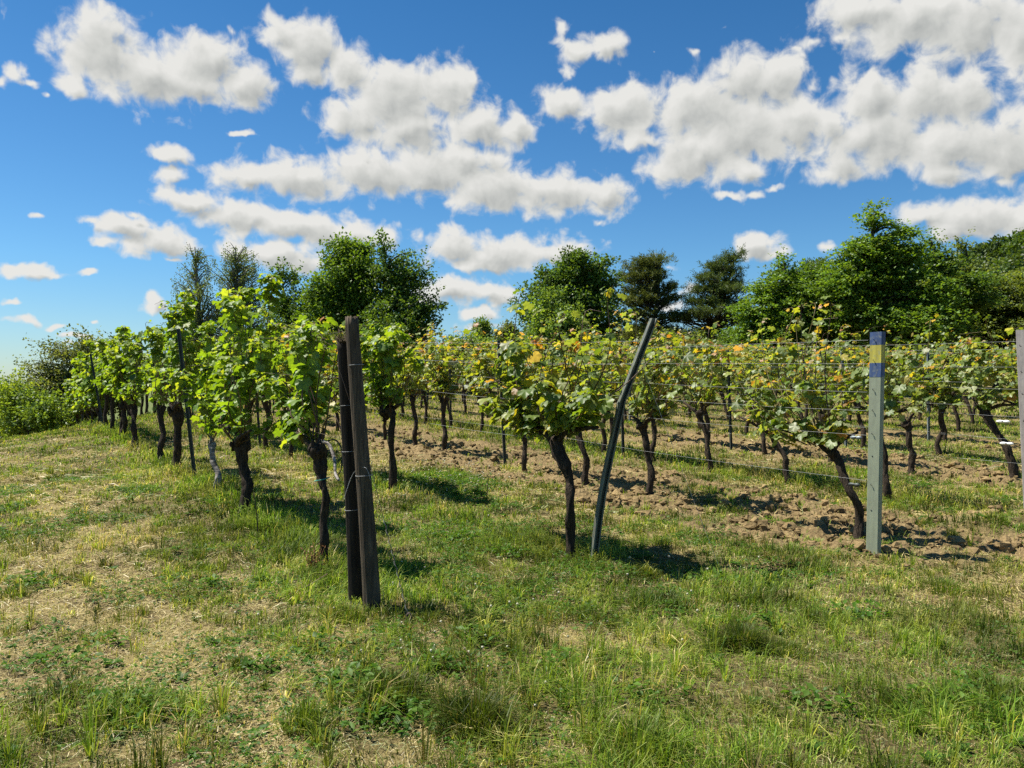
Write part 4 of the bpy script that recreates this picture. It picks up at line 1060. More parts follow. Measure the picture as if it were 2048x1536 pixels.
def make_tree(name, label, cat, px, Y, blobs, style='broad', col='mid', tips=90, twigs=7, per=16, trunk_r=.22, leaf=.14, mat='tree', bark='trunk', forks=1, base_py=None, group=None, seed=0, fullness=1.):
    X0 = at(px, Y); z0 = float(ground_macro(X0, Y))
    rng = np.random.default_rng(seed + abs(int(px * 3 + Y)))
    root = empty(name, (X0, Y, z0)); tag(root, label, cat, group)
    B = []
    for bx, by, rx, rz in blobs:
        B.append((at(bx, Y) - X0, EYE + (HY - by) / FOC * Y - z0, rx / FOC * Y, rz / FOC * Y))
    B = np.array(B); H = max(b[1] + b[3] * .4 for b in B)
    tb = max(B, key=lambda b: b[1])
    wood = MB(); fol = MB()
    nT = 14
    T = smooth_path([(0, 0, -.4), (rng.normal(0, .1), rng.normal(0, .1), H * .3), (tb[0] * .45, rng.normal(0, .2), H * .6), (tb[0] * .95, 0, H)], nT)
    add_tube(wood, T, np.linspace(trunk_r, trunk_r * .22, nT), 9, rng=rng, amp=.05)
    vol = B[:, 2] * B[:, 3]; cnt = np.maximum(4, (tips * vol / vol.sum()).astype(int))
    S = []; D = []; LN = []; TONE = []
    for (cx, cz, rx, rz), k in zip(B, cnt):
        ry = min(rx, max(2.2, rz * 1.4)) if len(B) > 1 else rx
        cy = rng.normal(0, .35) * ry
        for _ in range(k):
            d = norm(rng.normal(0, 1, 3)); rad = rng.uniform(.5, 1.0) ** .6
            lump = .78 + .35 * rng.random()
            tip = np.array([cx + d[0] * rx * rad * lump, cy + d[1] * ry * rad * lump, cz + d[2] * rz * rad * lump])
            if tip[2] < .3: tip[2] = .3 + rng.random() * .4
            hz = max(.5, min(H * .92, tip[2] - rng.uniform(.35, .8) * math.hypot(tip[0], tip[1]) * .8 - .2 * rz))
            if style in ('pine', 'layer'): hz = min(H * .95, max(.5, tip[2] - rng.uniform(-.1, .35) * math.hypot(tip[0], tip[1])))
            q = np.clip(hz / H, .05, .98) * (nT - 1); i = min(int(q), nT - 2); r0 = T[i] * (1 - (q - i)) + T[i + 1] * (q - i)
            mid = r0 * .5 + tip * .5 + np.array([0, 0, (.12 if style != 'pine' else -.03) * np.linalg.norm(tip - r0)]) + rng.normal(0, .06, 3) * rx
            L = smooth_path([r0, mid, tip], 7)
            add_tube(wood, L, np.linspace(trunk_r * .25, .012, 7), 4, cap=False)
            tone = rng.uniform(.78, 1.22)
            for t in np.linspace(.42 if style != 'pine' else .74, 1, twigs):
                qq = t * 6; j = min(int(qq), 5); p = L[j] * (1 - (qq - j)) + L[j + 1] * (qq - j)
                dirn = norm(L[j + 1] - L[j])
                rnd = rng.normal(0, 1, 3)
                sc = min(rx, rz)
                if style == 'broad': v = norm(dirn * .5 + rnd * .8 + np.array([0, 0, .15])); ln = rng.uniform(.25, .6) * min(1.5, sc * .55 + .35)
                elif style == 'spiky': v = norm(dirn * 1.0 + rnd * .45 + np.array([0, 0, .10])); ln = rng.uniform(.5, 1.15)
                elif style == 'layer': v = norm(dirn * .9 + rnd * np.array([.7, .7, .15]) + np.array([0, 0, .06])); ln = rng.uniform(.6, 1.2)
                elif style == 'birch': v = norm(rnd * np.array([.3, .3, .1]) + np.array([0, 0, -1])); ln = rng.uniform(.35, 1.0)
                elif style == 'pine': v = norm(dirn * .6 + rnd * np.array([.8, .8, .3]) + np.array([0, 0, .35])); ln = rng.uniform(.25, .55)
                S.append(p + (rng.normal(0, .10, 3) if style != 'pine' else rng.normal(0, 1, 3) * np.array([.30, .30, .06]))); D.append(v); LN.append(ln); TONE.append(tone * rng.uniform(.88, 1.12))
    S = np.array(S); D = np.array(D); LN = np.array(LN); TONE = np.array(TONE)
    m = per; n = len(S)
    u = np.tile((np.arange(m) + .5) / m, n) + rng.normal(0, .04, n * m)
    s = np.repeat(S, m, 0); d = np.repeat(D, m, 0); ln = np.repeat(LN, m)[:, None]
    pos = s + d * ln * u[:, None]
    droop = {'broad': .10, 'spiky': .22, 'layer': .15, 'birch': 0, 'pine': -.05}[style]
    pos[:, 2] -= droop * ln[:, 0] * u ** 2
    off = {'broad': .13, 'spiky': .08, 'layer': .07, 'birch': .05, 'pine': .05}[style]
    o = rng.normal(0, 1, pos.shape); o[:, 2] *= .45 if style == 'layer' else .9
    pos = pos + o * off * fullness
    nr = rng.normal(0, 1, pos.shape) + np.array([0, 0, .9 if style != 'layer' else 1.8])
    if style == 'birch': nr = rng.normal(0, 1, pos.shape)
    tipd = o + d * .6 + np.array([0, 0, -.35 if style in ('spiky', 'birch') else 0])
    if style == 'pine': tipd = d * .8 + rng.normal(0, .8, pos.shape); nr = rng.normal(0, 1, pos.shape)
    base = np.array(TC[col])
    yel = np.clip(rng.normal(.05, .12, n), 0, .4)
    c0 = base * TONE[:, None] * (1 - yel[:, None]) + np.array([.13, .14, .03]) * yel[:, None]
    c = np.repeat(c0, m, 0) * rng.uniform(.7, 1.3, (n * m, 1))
    sz = leaf * rng.uniform(.65, 1.25, n * m)
    add_leaves(fol, pos, tipd, nr, sz, c, LEAF_NEEDLE if style == 'pine' else LEAF_QUAD)
    wood.build('trunk', M[bark], root); fol.build('crown', M[mat], root, smooth=False)
    return root

def build_trees():
    T = make_tree
    gl = 'trees behind the vineyard'
    T('birch_tree', 'airy birch with drooping twigs, shorter of the pair at the treeline end', 'tree', 410, 46, [(388, 500, 23, 16), (412, 512, 23, 16), (368, 535, 29, 18), (405, 550, 29, 20), (384, 575, 37, 23), (425, 580, 31, 23), (364, 600, 43, 23), (415, 620, 49, 34), (376, 645, 58, 34), (400, 690, 72, 57)], 'birch', 'birch', 170, 7, 15, .16, .10, bark='birchbark', group=gl)
    T('birch_tree', 'rounder birch with hanging grey green strands beside the thinner birch', 'tree', 477, 46, [(470, 502, 37, 18), (504, 512, 26, 16), (448, 530, 29, 18), (480, 540, 34, 20), (518, 545, 26, 20), (455, 565, 34, 23), (504, 575, 37, 23), (524, 600, 29, 29), (470, 605, 52, 27), (509, 640, 58, 34), (450, 650, 52, 34), (490, 690, 81, 46)], 'birch', 'birch', 230, 7, 15, .17, .10, bark='birchbark', group=gl)
    T('young_tree', 'low bushy tree with two shoots sticking up between the birches and the big tree', 'tree', 590, 42, [(596, 615, 42, 36), (560, 640, 40, 40), (620, 655, 50, 40), (560, 556, 5, 18), (583, 556, 6, 18), (590, 690, 70, 50)], 'spiky', 'mid', 110, 7, 18, .14, .15, group=gl)
    T('broadleaf_tree', 'tall dense leafy tree with the highest rounded crown of the middle clump', 'tree', 690, 40, [(680, 505, 46, 40), (655, 555, 42, 46), (715, 550, 48, 50), (645, 620, 60, 52), (700, 620, 80, 62), (660, 690, 70, 50), (722, 500, 22, 22)], 'broad', 'bright', 330, 8, 20, .30, .17, group=gl)
    T('cherry_tree', 'dark tree with spiky outstretched twigs leaning against the dense tall tree', 'tree', 782, 39, [(775, 560, 42, 44), (815, 580, 40, 40), (800, 640, 66, 50), (835, 650, 42, 46), (770, 690, 80, 60), (850, 700, 40, 44), (767, 500, 7, 26), (812, 515, 8, 22), (848, 545, 9, 18), (870, 600, 12, 12)], 'spiky', 'mid', 260, 7, 18, .24, .15, group=gl)
    T('maple_tree', 'broad round topped deciduous tree standing beside the two pines', 'tree', 1150, 44, [(1165, 535, 60, 34), (1110, 560, 56, 40), (1205, 560, 48, 44), (1070, 610, 46, 44), (1130, 610, 70, 50), (1195, 630, 66, 54), (1120, 680, 90, 50)], 'broad', 'mid', 300, 8, 20, .30, .18, group=gl)
    T('young_tree', 'lighter green small tree in front of the broad round topped one', 'tree', 1110, 37, [(1095, 620, 40, 34), (1130, 650, 48, 40), (1080, 670, 46, 44), (1160, 690, 44, 36), (1100, 585, 18, 16)], 'broad', 'light', 120, 7, 18, .12, .14, group=gl)
    T('pine_tree', 'dark pine with flat tiers and sky showing under them, next to the round tree', 'tree', 1300, 50, [(1275, 530, 28, 9), (1305, 524, 26, 8), (1324, 520, 8, 10), (1262, 556, 36, 9), (1306, 552, 30, 9), (1282, 578, 44, 9), (1335, 576, 20, 7), (1346, 594, 22, 6), (1258, 602, 44, 9), (1310, 606, 26, 6), (1275, 628, 40, 7), (1350, 634, 36, 7), (1270, 672, 60, 20), (1340, 668, 40, 14)], 'pine', 'pinew', 260, 7, 26, .26, .22, mat='needle', group=gl)
    T('pine_tree', 'dark pine with a pointed windswept tip leaning to one side', 'tree', 1418, 50, [(1474, 512, 10, 8), (1456, 524, 20, 8), (1432, 536, 26, 9), (1464, 544, 20, 7), (1418, 556, 30, 8), (1458, 564, 28, 8), (1408, 578, 34, 8), (1450, 584, 38, 7), (1400, 602, 40, 8), (1460, 606, 30, 6), (1420, 626, 56, 7), (1370, 634, 34, 6), (1460, 640, 40, 8), (1420, 676, 70, 18)], 'pine', 'pine', 260, 7, 26, .26, .22, mat='needle', group=gl)
    T('pine_tree', 'half hidden pine tip poking out above the leafy trees', 'tree', 1612, 58, [(1625, 528, 16, 10), (1610, 545, 22, 12), (1590, 560, 28, 16), (1600, 600, 40, 30)], 'pine', 'pine', 90, 7, 26, .2, .24, mat='needle', group=gl)
    T('ash_tree', 'feathery leafed tree with a small raised tip next to the windswept pine', 'tree', 1555, 38, [(1570, 535, 16, 20), (1560, 580, 46, 34), (1520, 625, 46, 36), (1590, 620, 50, 40), (1545, 680, 80, 48)], 'layer', 'bright', 190, 7, 20, .18, .16, group=gl)
    T('ash_tree', 'tallest leafy tree with several pointed leaders rising above its crown', 'tree', 1745, 36, [(1746, 440, 9, 26), (1790, 462, 9, 24), (1824, 482, 9, 22), (1760, 500, 34, 26), (1720, 520, 40, 28), (1800, 530, 42, 34), (1690, 570, 50, 34), (1755, 570, 56, 40), (1830, 590, 50, 44), (1720, 635, 80, 44), (1800, 660, 90, 48)], 'layer', 'bright', 400, 8, 21, .28, .16, group=gl)
    T('ash_tree', 'leafy tree filling the gap between the small tipped ash and the tallest tree', 'tree', 1650, 40, [(1645, 560, 40, 30), (1615, 610, 50, 38), (1670, 620, 50, 40), (1640, 680, 70, 44)], 'layer', 'mid', 180, 7, 20, .18, .16, group=gl)
    T('ash_tree', 'dark leafy tree with one raised spire between the tallest tree and the hill', 'tree', 1890, 40, [(1862, 490, 8, 24), (1870, 530, 34, 28), (1850, 580, 50, 40), (1910, 590, 46, 44), (1880, 650, 80, 50)], 'layer', 'mid', 230, 7, 20, .2, .16, group=gl)
    T('ash_tree', 'yellowish green tree at the picture edge under the wooded hill', 'tree', 1990, 42, [(1928, 500, 6, 18), (1935, 560, 36, 40), (1985, 600, 46, 40), (2040, 600, 46, 46), (1970, 660, 80, 44), (2050, 660, 60, 44)], 'layer', 'olive', 250, 7, 20, .2, .16, group=gl)
    T('ash_tree', 'leafy tree just cut off by the picture edge', 'tree', 2110, 40, [(2110, 560, 60, 50), (2090, 640, 70, 60), (2150, 640, 70, 60)], 'layer', 'olive', 170, 7, 20, .2, .16, group=gl)
    T('walnut_tree', 'open sparse crowned low tree beyond the far end of the first row', 'tree', 150, 33, [(190, 694, 34, 14), (108, 706, 28, 16), (150, 715, 34, 16), (75, 738, 28, 20), (215, 720, 30, 18), (165, 745, 50, 22), (100, 770, 50, 26), (190, 790, 60, 36), (70, 800, 40, 30)], 'spiky', 'walnut', 230, 6, 13, .14, .12, group=gl)
    T('leafy_bush', 'leafy bush at the far end of the headland beside the last vines', 'bush', 10, 36, [(0, 790, 30, 22), (-10, 830, 34, 34), (-50, 800, 50, 40)], 'spiky', 'light', 110, 6, 16, .08, .12, group='bushes by the vineyard')
    T('leafy_bush', 'mid green bush filling the gap under the sparse low tree', 'bush', 95, 37, [(80, 820, 50, 34), (130, 835, 50, 34)], 'broad', 'mid', 80, 6, 16, .08, .12, group='bushes by the vineyard')
    T('leafy_bush', 'leafy green column of growth at the very end of the first row', 'bush', 35, 30, [(34, 792, 10, 16), (38, 815, 13, 22), (32, 850, 16, 30)], 'spiky', 'gold', 60, 6, 16, .05, .12, group='bushes by the vineyard')
    T('leafy_bush', 'rounded green bush just beyond the leafy column at the row end', 'bush', 60, 29, [(62, 815, 24, 34), (92, 835, 30, 30), (45, 848, 26, 22)], 'spiky', 'light', 60, 6, 16, .05, .12, group='bushes by the vineyard')
    T('leafy_bush', 'dark bush cut off by the picture edge beyond the dry lane', 'bush', -30, 33, [(-20, 800, 40, 36), (-60, 810, 40, 46), (10, 835, 30, 30)], 'broad', 'mid', 90, 6, 16, .05, .12, group='bushes by the vineyard')
    bush = [(630, 34, [(600, 690, 50, 30), (655, 700, 50, 30)], 'olive', 'olive green bush showing over the leaves beside the wooden posts'),
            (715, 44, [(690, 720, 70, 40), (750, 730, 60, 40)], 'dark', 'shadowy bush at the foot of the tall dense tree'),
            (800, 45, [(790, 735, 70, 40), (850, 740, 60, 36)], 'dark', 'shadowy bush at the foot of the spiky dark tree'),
            (930, 38, [(915, 700, 40, 24), (960, 705, 44, 26), (940, 735, 70, 30)], 'light', 'light green bush under the open gap of sky between the two tree clumps'),
            (965, 44, [(964, 665, 14, 22), (960, 700, 26, 20)], 'light', 'thin sapling poking up in the open gap of sky'),
            (1015, 44, [(1012, 668, 24, 22), (1030, 700, 36, 30)], 'walnut', 'greyish twiggy bush beside the thin sapling'),
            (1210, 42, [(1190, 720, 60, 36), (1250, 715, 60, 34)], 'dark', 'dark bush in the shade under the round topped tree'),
            (1345, 40, [(1320, 690, 46, 24), (1375, 690, 46, 24), (1345, 720, 70, 26)], 'olive', 'olive bush in front of the two pines'),
            (1450, 41, [(1440, 700, 50, 28), (1490, 690, 40, 34)], 'mid', 'green bush below the windswept pine'),
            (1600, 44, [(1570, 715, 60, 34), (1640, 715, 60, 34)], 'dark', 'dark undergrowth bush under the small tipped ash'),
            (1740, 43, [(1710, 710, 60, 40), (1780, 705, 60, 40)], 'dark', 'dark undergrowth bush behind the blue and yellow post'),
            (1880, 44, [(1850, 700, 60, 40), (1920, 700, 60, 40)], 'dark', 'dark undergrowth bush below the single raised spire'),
            (2020, 43, [(1990, 695, 60, 36), (2060, 690, 60, 40)], 'olive', 'bush under the yellowish tree at the picture edge'),
            (490, 42, [(470, 720, 60, 40), (530, 720, 60, 40)], 'mid', 'bush at the foot of the two birches'),
            (390, 40, [(360, 740, 60, 40), (420, 730, 50, 40)], 'mid', 'bush seen between the leaves past the tall dark stake')]
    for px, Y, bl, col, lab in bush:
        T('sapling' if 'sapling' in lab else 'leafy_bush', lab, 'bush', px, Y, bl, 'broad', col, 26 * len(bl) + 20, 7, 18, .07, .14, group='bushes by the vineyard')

# ------------------------------------------------------------------ sky, sun, camera
SUN_AZ = R(-70.0); SUN_EL = R(61.0)

CLOUDS = [  # picture column, row, half width, half height (px of the 2048 frame), weight
 (205, 95, 110, 70, 1), (150, 165, 60, 34, .8), (290, 150, 120, 70, 1), (410, 120, 90, 62, 1), (490, 165, 70, 48, 1), (400, 175, 110, 40, .9), (225, 50, 50, 30, .8), (460, 62, 22, 24, .5),
 (560, 65, 60, 34, .9), (620, 95, 80, 55, 1), (690, 130, 50, 50, 1), (620, 140, 60, 36, .9), (700, 115, 30, 30, .7),
 (790, 190, 120, 66, 1), (890, 180, 80, 60, 1), (720, 235, 85, 50, 1), (820, 255, 110, 48, 1), (960, 250, 80, 46, 1), (1030, 262, 50, 40, .9), (940, 160, 34, 30, .7),
 (1125, 50, 30, 30, .6), (1150, 95, 60, 34, .8), (1215, 92, 52, 28, .9), (1135, 142, 34, 30, .55),
 (1120, 205, 60, 36, .9), (1250, 220, 110, 54, 1), (1390, 215, 110, 70, 1), (1490, 160, 90, 56, 1), (1545, 160, 70, 60, 1), (1480, 260, 130, 80, 1), (1390, 310, 110, 62, 1), (1590, 260, 70, 70, 1), (1290, 280, 70, 30, .8), (1500, 340, 60, 36, .8), (1630, 165, 40, 60, .5),
 (1740, 190, 80, 55, 1), (1860, 195, 110, 68, 1), (1930, 190, 70, 60, 1), (1760, 270, 130, 70, 1), (1900, 290, 130, 70, 1), (2010, 300, 80, 76, 1), (1680, 330, 70, 44, .9), (1880, 345, 70, 34, .9), (2000, 370, 60, 20, .6), (1660, 260, 60, 60, .9), (2080, 260, 70, 90, 1),
 (1720, 20, 100, 44, 1), (1830, 40, 140, 60, 1), (1950, 50, 130, 80, 1), (2050, 70, 90, 80, 1), (1615, 82, 50, 24, .6), (1590, 95, 22, 16, .4), (1690, 70, 50, 20, .6),
 (340, 355, 50, 22, .8), (490, 350, 90, 34, .95), (600, 355, 130, 42, 1), (740, 345, 130, 50, 1), (860, 340, 110, 60, 1), (930, 320, 100, 40, .9), (980, 375, 130, 54, 1), (1110, 385, 110, 46, 1), (1210, 390, 56, 36, 1), (730, 305, 24, 18, .6),
 (375, 400, 80, 26, .95), (480, 430, 110, 34, 1), (590, 450, 130, 36, 1), (700, 470, 90, 34, .95), (770, 470, 44, 24, .8),
 (335, 310, 60, 24, .9), (484, 268, 26, 11, .7), (190, 440, 44, 18, .7), (250, 450, 70, 30, .9), (320, 485, 110, 36, .9), (210, 482, 60, 16, .7), (345, 518, 60, 12, .6), (275, 428, 30, 14, .7),
 (540, 505, 120, 36, .95), (610, 520, 70, 30, .9), (470, 490, 40, 20, .7),
 (900, 490, 70, 36, .95), (990, 505, 110, 38, 1), (1100, 500, 100, 32, .95), (960, 525, 110, 22, .9), (1160, 495, 30, 14, .6),
 (900, 580, 80, 30, .95), (980, 588, 70, 24, .95), (955, 625, 50, 18, .8), (960, 650, 60, 14, .7), (850, 600, 50, 30, .8),
 (1512, 494, 60, 30, .95), (1545, 505, 44, 18, .8), (1300, 515, 40, 18, .4), (1330, 535, 30, 14, .45), (1385, 580, 30, 20, .6), (1330, 610, 60, 14, .7),
 (1850, 425, 80, 30, .9), (1950, 430, 110, 42, 1), (2060, 440, 80, 46, 1), (1910, 455, 90, 30, .9),
 (60, 540, 80, 18, .8), (110, 548, 50, 14, .7), (175, 545, 46, 13, .7), (312, 604, 40, 18, .9), (42, 640, 36, 11, .8), (100, 650, 26, 8, .7), (145, 674, 42, 9, .8), (16, 608, 26, 9, .7), (190, 640, 16, 7, .5), (150, 690, 70, 12, .5),
 (30, 135, 36, 26, .7), (60, 165, 30, 20, .65), (85, 195, 20, 15, .6), (5, 160, 24, 18, .6), (82, 432, 30, 12, .65), (4, 35, 22, 40, .5),
 (1460, 388, 46, 16, .75), (1500, 392, 50, 18, .75), (1550, 375, 30, 14, .5), (1390, 95, 44, 22, .35), (1440, 62, 30, 14, .4), (1310, 103, 20, 12, .3), (1195, 440, 32, 14, .45), (1660, 498, 40, 14, .6),
]

def build_world():
    w = bpy.data.worlds.new('World'); SC.world = w; w.use_nodes = True
    t = w.node_tree; t.nodes.clear(); N = t.nodes; Lk = t.links.new
    def nd(tree, typ, ins=None, **kw):
        n = tree.nodes.new(typ)
        for k, v in kw.items(): setattr(n, k, v)
        for k, v in (ins or {}).items():
            if isinstance(v, bpy.types.NodeSocket): tree.links.new(v, n.inputs[k])
            else: n.inputs[k].default_value = v
        return n
    # cloud density as a function of direction: azimuth and elevation, in degrees
    g = bpy.data.node_groups.new('cloud_density', 'ShaderNodeTree')
    g.interface.new_socket('P', in_out='INPUT', socket_type='NodeSocketVector')
    g.interface.new_socket('D', in_out='OUTPUT', socket_type='NodeSocketFloat')
    g.interface.new_socket('Dlow', in_out='OUTPUT', socket_type='NodeSocketFloat')
    gi = g.nodes.new('NodeGroupInput'); go = g.nodes.new('NodeGroupOutput')
    P = gi.outputs[0]
    wn = nd(g, 'ShaderNodeTexNoise', {'Vector': P, 'Scale': .42, 'Detail': 3.0, 'Roughness': .55}, noise_dimensions='2D')
    wv = nd(g, 'ShaderNodeVectorMath', {0: wn.outputs['Color'], 1: (.5, .5, .5)}, operation='SUBTRACT').outputs[0]
    Pw = nd(g, 'ShaderNodeVectorMath', {0: wv, 1: (1.7, 1.5, 0), 2: P}, operation='MULTIPLY_ADD').outputs[0]
    acc = None
    for bx, by, rx, rz, wt in CLOUDS:
        u = (bx - CX) / FOC; v = (HY - by) / FOC
        az = math.degrees(math.atan(u)); el = math.degrees(math.atan(v / math.hypot(1, u)))
        sx = math.degrees(rx / FOC) / (1 + u * u) * 1.12; sz = math.degrees(rz / FOC) / math.sqrt(1 + u * u) * 1.12
        q = nd(g, 'ShaderNodeVectorMath', {0: Pw, 1: (1 / sx, 1 / sz, 0), 2: (-az / sx, -el / sz, 0)}, operation='MULTIPLY_ADD').outputs[0]
        l = nd(g, 'ShaderNodeVectorMath', {0: q}, operation='LENGTH').outputs['Value']
        d = nd(g, 'ShaderNodeMath', {0: l, 1: -1.0, 2: wt}, operation='MULTIPLY_ADD').outputs[0]
        if acc is None: acc = d
        else: acc = nd(g, 'ShaderNodeMath', {0: acc, 1: d, 2: .30}, operation='SMOOTH_MAX').outputs[0]
    b1 = nd(g, 'ShaderNodeTexNoise', {'Vector': P, 'Scale': .62, 'Detail': 9.0, 'Roughness': .52, 'Lacunarity': 2.1, 'Distortion': .25}, noise_dimensions='2D').outputs['Fac']
    bs = nd(g, 'ShaderNodeMath', {0: b1, 1: .5}, operation='SUBTRACT').outputs[0]
    D = nd(g, 'ShaderNodeMath', {0: bs, 1: 1.25, 2: acc}, operation='MULTIPLY_ADD').outputs[0]
    g.links.new(D, go.inputs[0])
    b2 = nd(g, 'ShaderNodeTexNoise', {'Vector': P, 'Scale': .30, 'Detail': 2.5, 'Roughness': .45, 'Lacunarity': 2.1, 'Distortion': .2}, noise_dimensions='2D').outputs['Fac']
    bs2 = nd(g, 'ShaderNodeMath', {0: b2, 1: .5}, operation='SUBTRACT').outputs[0]
    g.links.new(nd(g, 'ShaderNodeMath', {0: bs2, 1: .55, 2: acc}, operation='MULTIPLY_ADD').outputs[0], go.inputs[1])
    tc = nd(t, 'ShaderNodeTexCoord')
    sep = nd(t, 'ShaderNodeSeparateXYZ', {0: tc.outputs['Generated']})
    az = nd(t, 'ShaderNodeMath', {0: sep.outputs['X'], 1: sep.outputs['Y']}, operation='ARCTAN2').outputs[0]
    el = nd(t, 'ShaderNodeMath', {0: sep.outputs['Z']}, operation='ARCSINE').outputs[0]
    deg = 180 / PI
    azd = nd(t, 'ShaderNodeMath', {0: az, 1: deg}, operation='MULTIPLY').outputs[0]; eld = nd(t, 'ShaderNodeMath', {0: el, 1: deg}, operation='MULTIPLY').outputs[0]
    P = nd(t, 'ShaderNodeCombineXYZ', {0: azd, 1: eld}).outputs[0]
    def dens(p):
        n = t.nodes.new('ShaderNodeGroup'); n.node_tree = g; t.links.new(p, n.inputs[0]); return n.outputs[0], n.outputs[1]
    D0, L0 = dens(P)
    Pu = nd(t, 'ShaderNodeVectorMath', {0: P, 1: (-.40, .62, 0)}, operation='ADD').outputs[0]
    DU, D1 = dens(Pu)
    alpha = nd(t, 'ShaderNodeMapRange', {'Value': D0, 'From Min': -.04, 'From Max': .50, 'To Min': 0., 'To Max': 1.}, interpolation_type='SMOOTHSTEP').outputs[0]
    # cloud tone: bright where the mass towards the sun is thin, grey where thick cloud lies above
    df = nd(t, 'ShaderNodeMath', {0: D0, 1: DU}, operation='SUBTRACT').outputs[0]
    lit = nd(t, 'ShaderNodeMath', {0: df, 1: .30, 2: .95}, operation='MULTIPLY_ADD').outputs[0]
    thick = nd(t, 'ShaderNodeMapRange', {'Value': D1, 'From Min': .16, 'From Max': .86, 'To Min': 0., 'To Max': .36}, interpolation_type='SMOOTHSTEP').outputs[0]
    lit = nd(t, 'ShaderNodeMath', {0: lit, 1: thick}, operation='SUBTRACT', use_clamp=True).outputs[0]
    cr = nd(t, 'ShaderNodeValToRGB', {'Fac': lit}); e = cr.color_ramp.elements
    while len(e) < 4: e.new(.5)
    for x, (p, c) in zip(e, [(.05, (.36, .385, .39, 1)), (.40, (.50, .52, .51, 1)), (.66, (.72, .73, .70, 1)), (.98, (.93, .925, .89, 1))]): x.position = p; x.color = c
    cloud = nd(t, 'ShaderNodeBackground', {'Color': cr.outputs['Color'], 'Strength': CLOUD_STR})
    sky = nd(t, 'ShaderNodeTexSky', sky_type='NISHITA', sun_disc=False)
    sky.sun_elevation = SUN_EL; sky.sun_rotation = SKY_ROT; sky.altitude = 200; sky.air_density = 1.0; sky.dust_density = .3; sky.ozone_density = 1.5
    hs = nd(t, 'ShaderNodeHueSaturation', {'Color': sky.outputs[0], 'Saturation': SKY_SAT, 'Hue': SKY_HUE})
    tint = nd(t, 'ShaderNodeValToRGB', {'Fac': nd(t, 'ShaderNodeMapRange', {'Value': eld, 'From Min': -2., 'From Max': 28., 'To Min': 0., 'To Max': 1.}).outputs[0]})
    e = tint.color_ramp.elements; e[0].position = .05; e[0].color = (.50, .59, .70, 1); e[1].position = .95; e[1].color = (.27, .55, .70, 1)
    x = e.new(.35); x.color = (.42, .66, .80, 1)
    tm = nd(t, 'ShaderNodeMix', {0: 1.0, 6: hs.outputs[0], 7: tint.outputs['Color']}, data_type='RGBA', blend_type='MULTIPLY')
    bg = nd(t, 'ShaderNodeBackground', {'Color': tm.outputs[2], 'Strength': SKY_STR})
    mx = nd(t, 'ShaderNodeMixShader', {0: alpha, 1: bg.outputs[0], 2: cloud.outputs[0]})
    out = nd(t, 'ShaderNodeOutputWorld'); t.links.new(mx.outputs[0], out.inputs['Surface'])
    w.cycles.sampling_method = 'MANUAL'; w.cycles.sample_map_resolution = 512

SKY_STR = .084; CLOUD_STR = .46; SKY_SAT = 1.15; SKY_HUE = .5
SKY_ROT = SUN_AZ % (2 * PI)

def build_light_camera():
    L = bpy.data.lights.new('sun', 'SUN'); L.energy = 5.0; L.angle = R(.53); L.color = (1.0, .945, .84)
    o = bpy.data.objects.new('sun', L); COL.objects.link(o)
    d = Vector((math.sin(SUN_AZ) * math.cos(SUN_EL), math.cos(SUN_AZ) * math.cos(SUN_EL), math.sin(SUN_EL)))
    o.rotation_euler = d.to_track_quat('Z', 'Y').to_euler(); o.location = (-20, 30, 60)
    cam = bpy.data.cameras.new('camera'); cam.sensor_width = 36; cam.lens = 36 * FOC / 2048; cam.clip_start = .05; cam.clip_end = 20000
    c = bpy.data.objects.new('camera', cam); COL.objects.link(c)
    c.location = (0, 0, EYE); c.rotation_euler = (R(90) + math.atan((HY - 768) / FOC), 0, 0)
    SC.camera = c

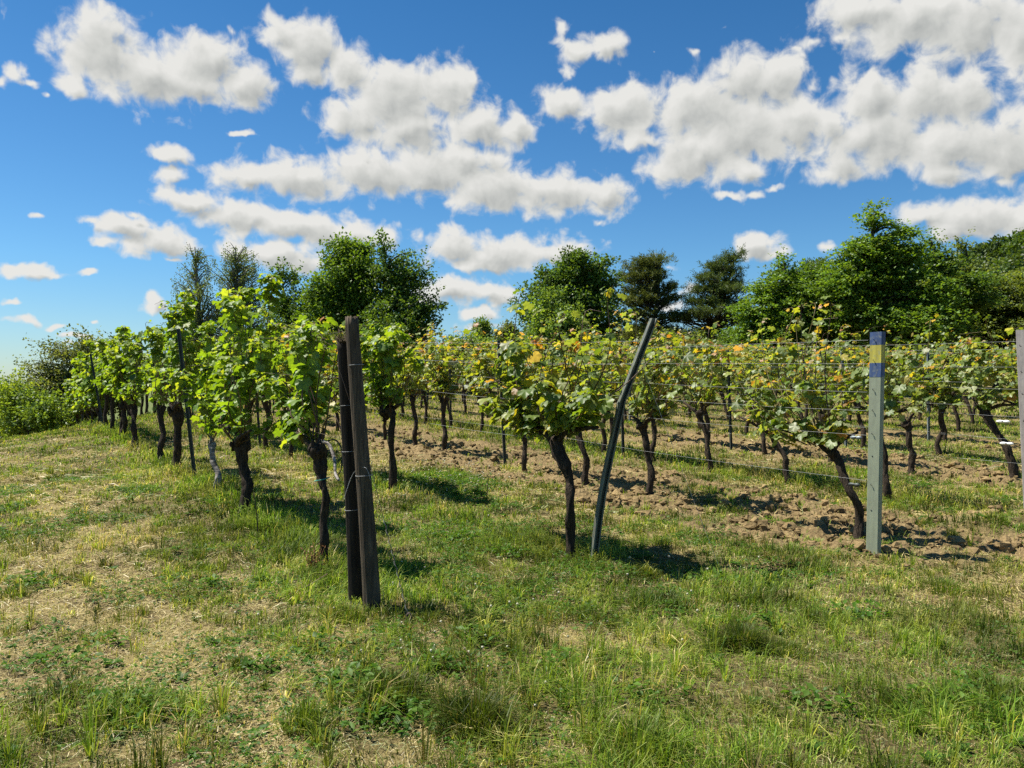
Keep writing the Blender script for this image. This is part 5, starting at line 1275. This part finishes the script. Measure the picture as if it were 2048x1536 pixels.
build_world(); build_light_camera()
build_ground(); build_hill(); build_far_ridge()
build_grass()
for a in [(1480, 1292, .20, .20, 1300, 'dense green grass tuft, coloured dark as shade, standing alone in the pale grass', .45), (950, 1462, .24, .25, 1500, 'dark shaggy grass tuft with a dry stalk slanting out of it', .42), (1275, 1515, .26, .21, 800, 'upright bright green grass tuft at the bottom edge', .95),
          (270, 1425, .22, .15, 600, 'spreading green tuft on the straw strewn ground', .75), (480, 1335, .07, .10, 220, 'small dark tuft in the bare straw patch', .6), (790, 1400, .26, .18, 1300, 'weedy green tuft next to the dark shaggy one', .5),
          (610, 1455, .12, .19, 360, 'narrow upright tuft of long blades near the bottom edge', .8), (30, 1190, .16, .10, 380, 'low leafy clump by the side of the dry lane', .8), (1570, 1305, .17, .11, 420, 'low tuft trailing from the dense one coloured dark as shade', .7),
          (410, 1140, .10, .08, 520, 'small fresh green clump in the dry lane', .9), (900, 1140, .25, .09, 500, 'rounded clump of short grass past the wooden posts', .72), (300, 1110, .10, .08, 300, 'small clump furthest up the dry lane', .9),
          (1290, 1150, .20, .10, 900, 'low grass clump coloured dark for the vine shadow beside the bent metal post', .5), (1085, 1075, .22, .12, 460, 'dark grass clump just behind the slender vine by the bent post', .66), (690, 1240, .20, .16, 500, 'uncut grass clump round the feet of the two wooden posts', .8),  # clump beside the bent post: shadow put into its blade colour
          (1880, 1180, .26, .14, 600, 'grass clump in front of the tilled soil near the picture edge', .85), (1990, 1390, .22, .12, 560, 'mat of lush grass near the lower corner of the picture', .75)]:
    grass_tuft(*a[:5], label=a[5], dark=a[6])
build_vines(); build_posts(); build_trees()

vs = SC.view_settings
SC.display_settings.display_device = 'sRGB'
vs.view_transform = 'Standard'; vs.look = 'None'; vs.exposure = 0.92; vs.gamma = 1.0; vs.use_curve_mapping = False
cy = SC.cycles
cy.max_bounces = 6; cy.diffuse_bounces = 3; cy.glossy_bounces = 2; cy.transmission_bounces = 4; cy.transparent_max_bounces = 4
cy.caustics_reflective = False; cy.caustics_refractive = False
cy.use_adaptive_sampling = True; cy.adaptive_threshold = .02
cy.use_denoising = False
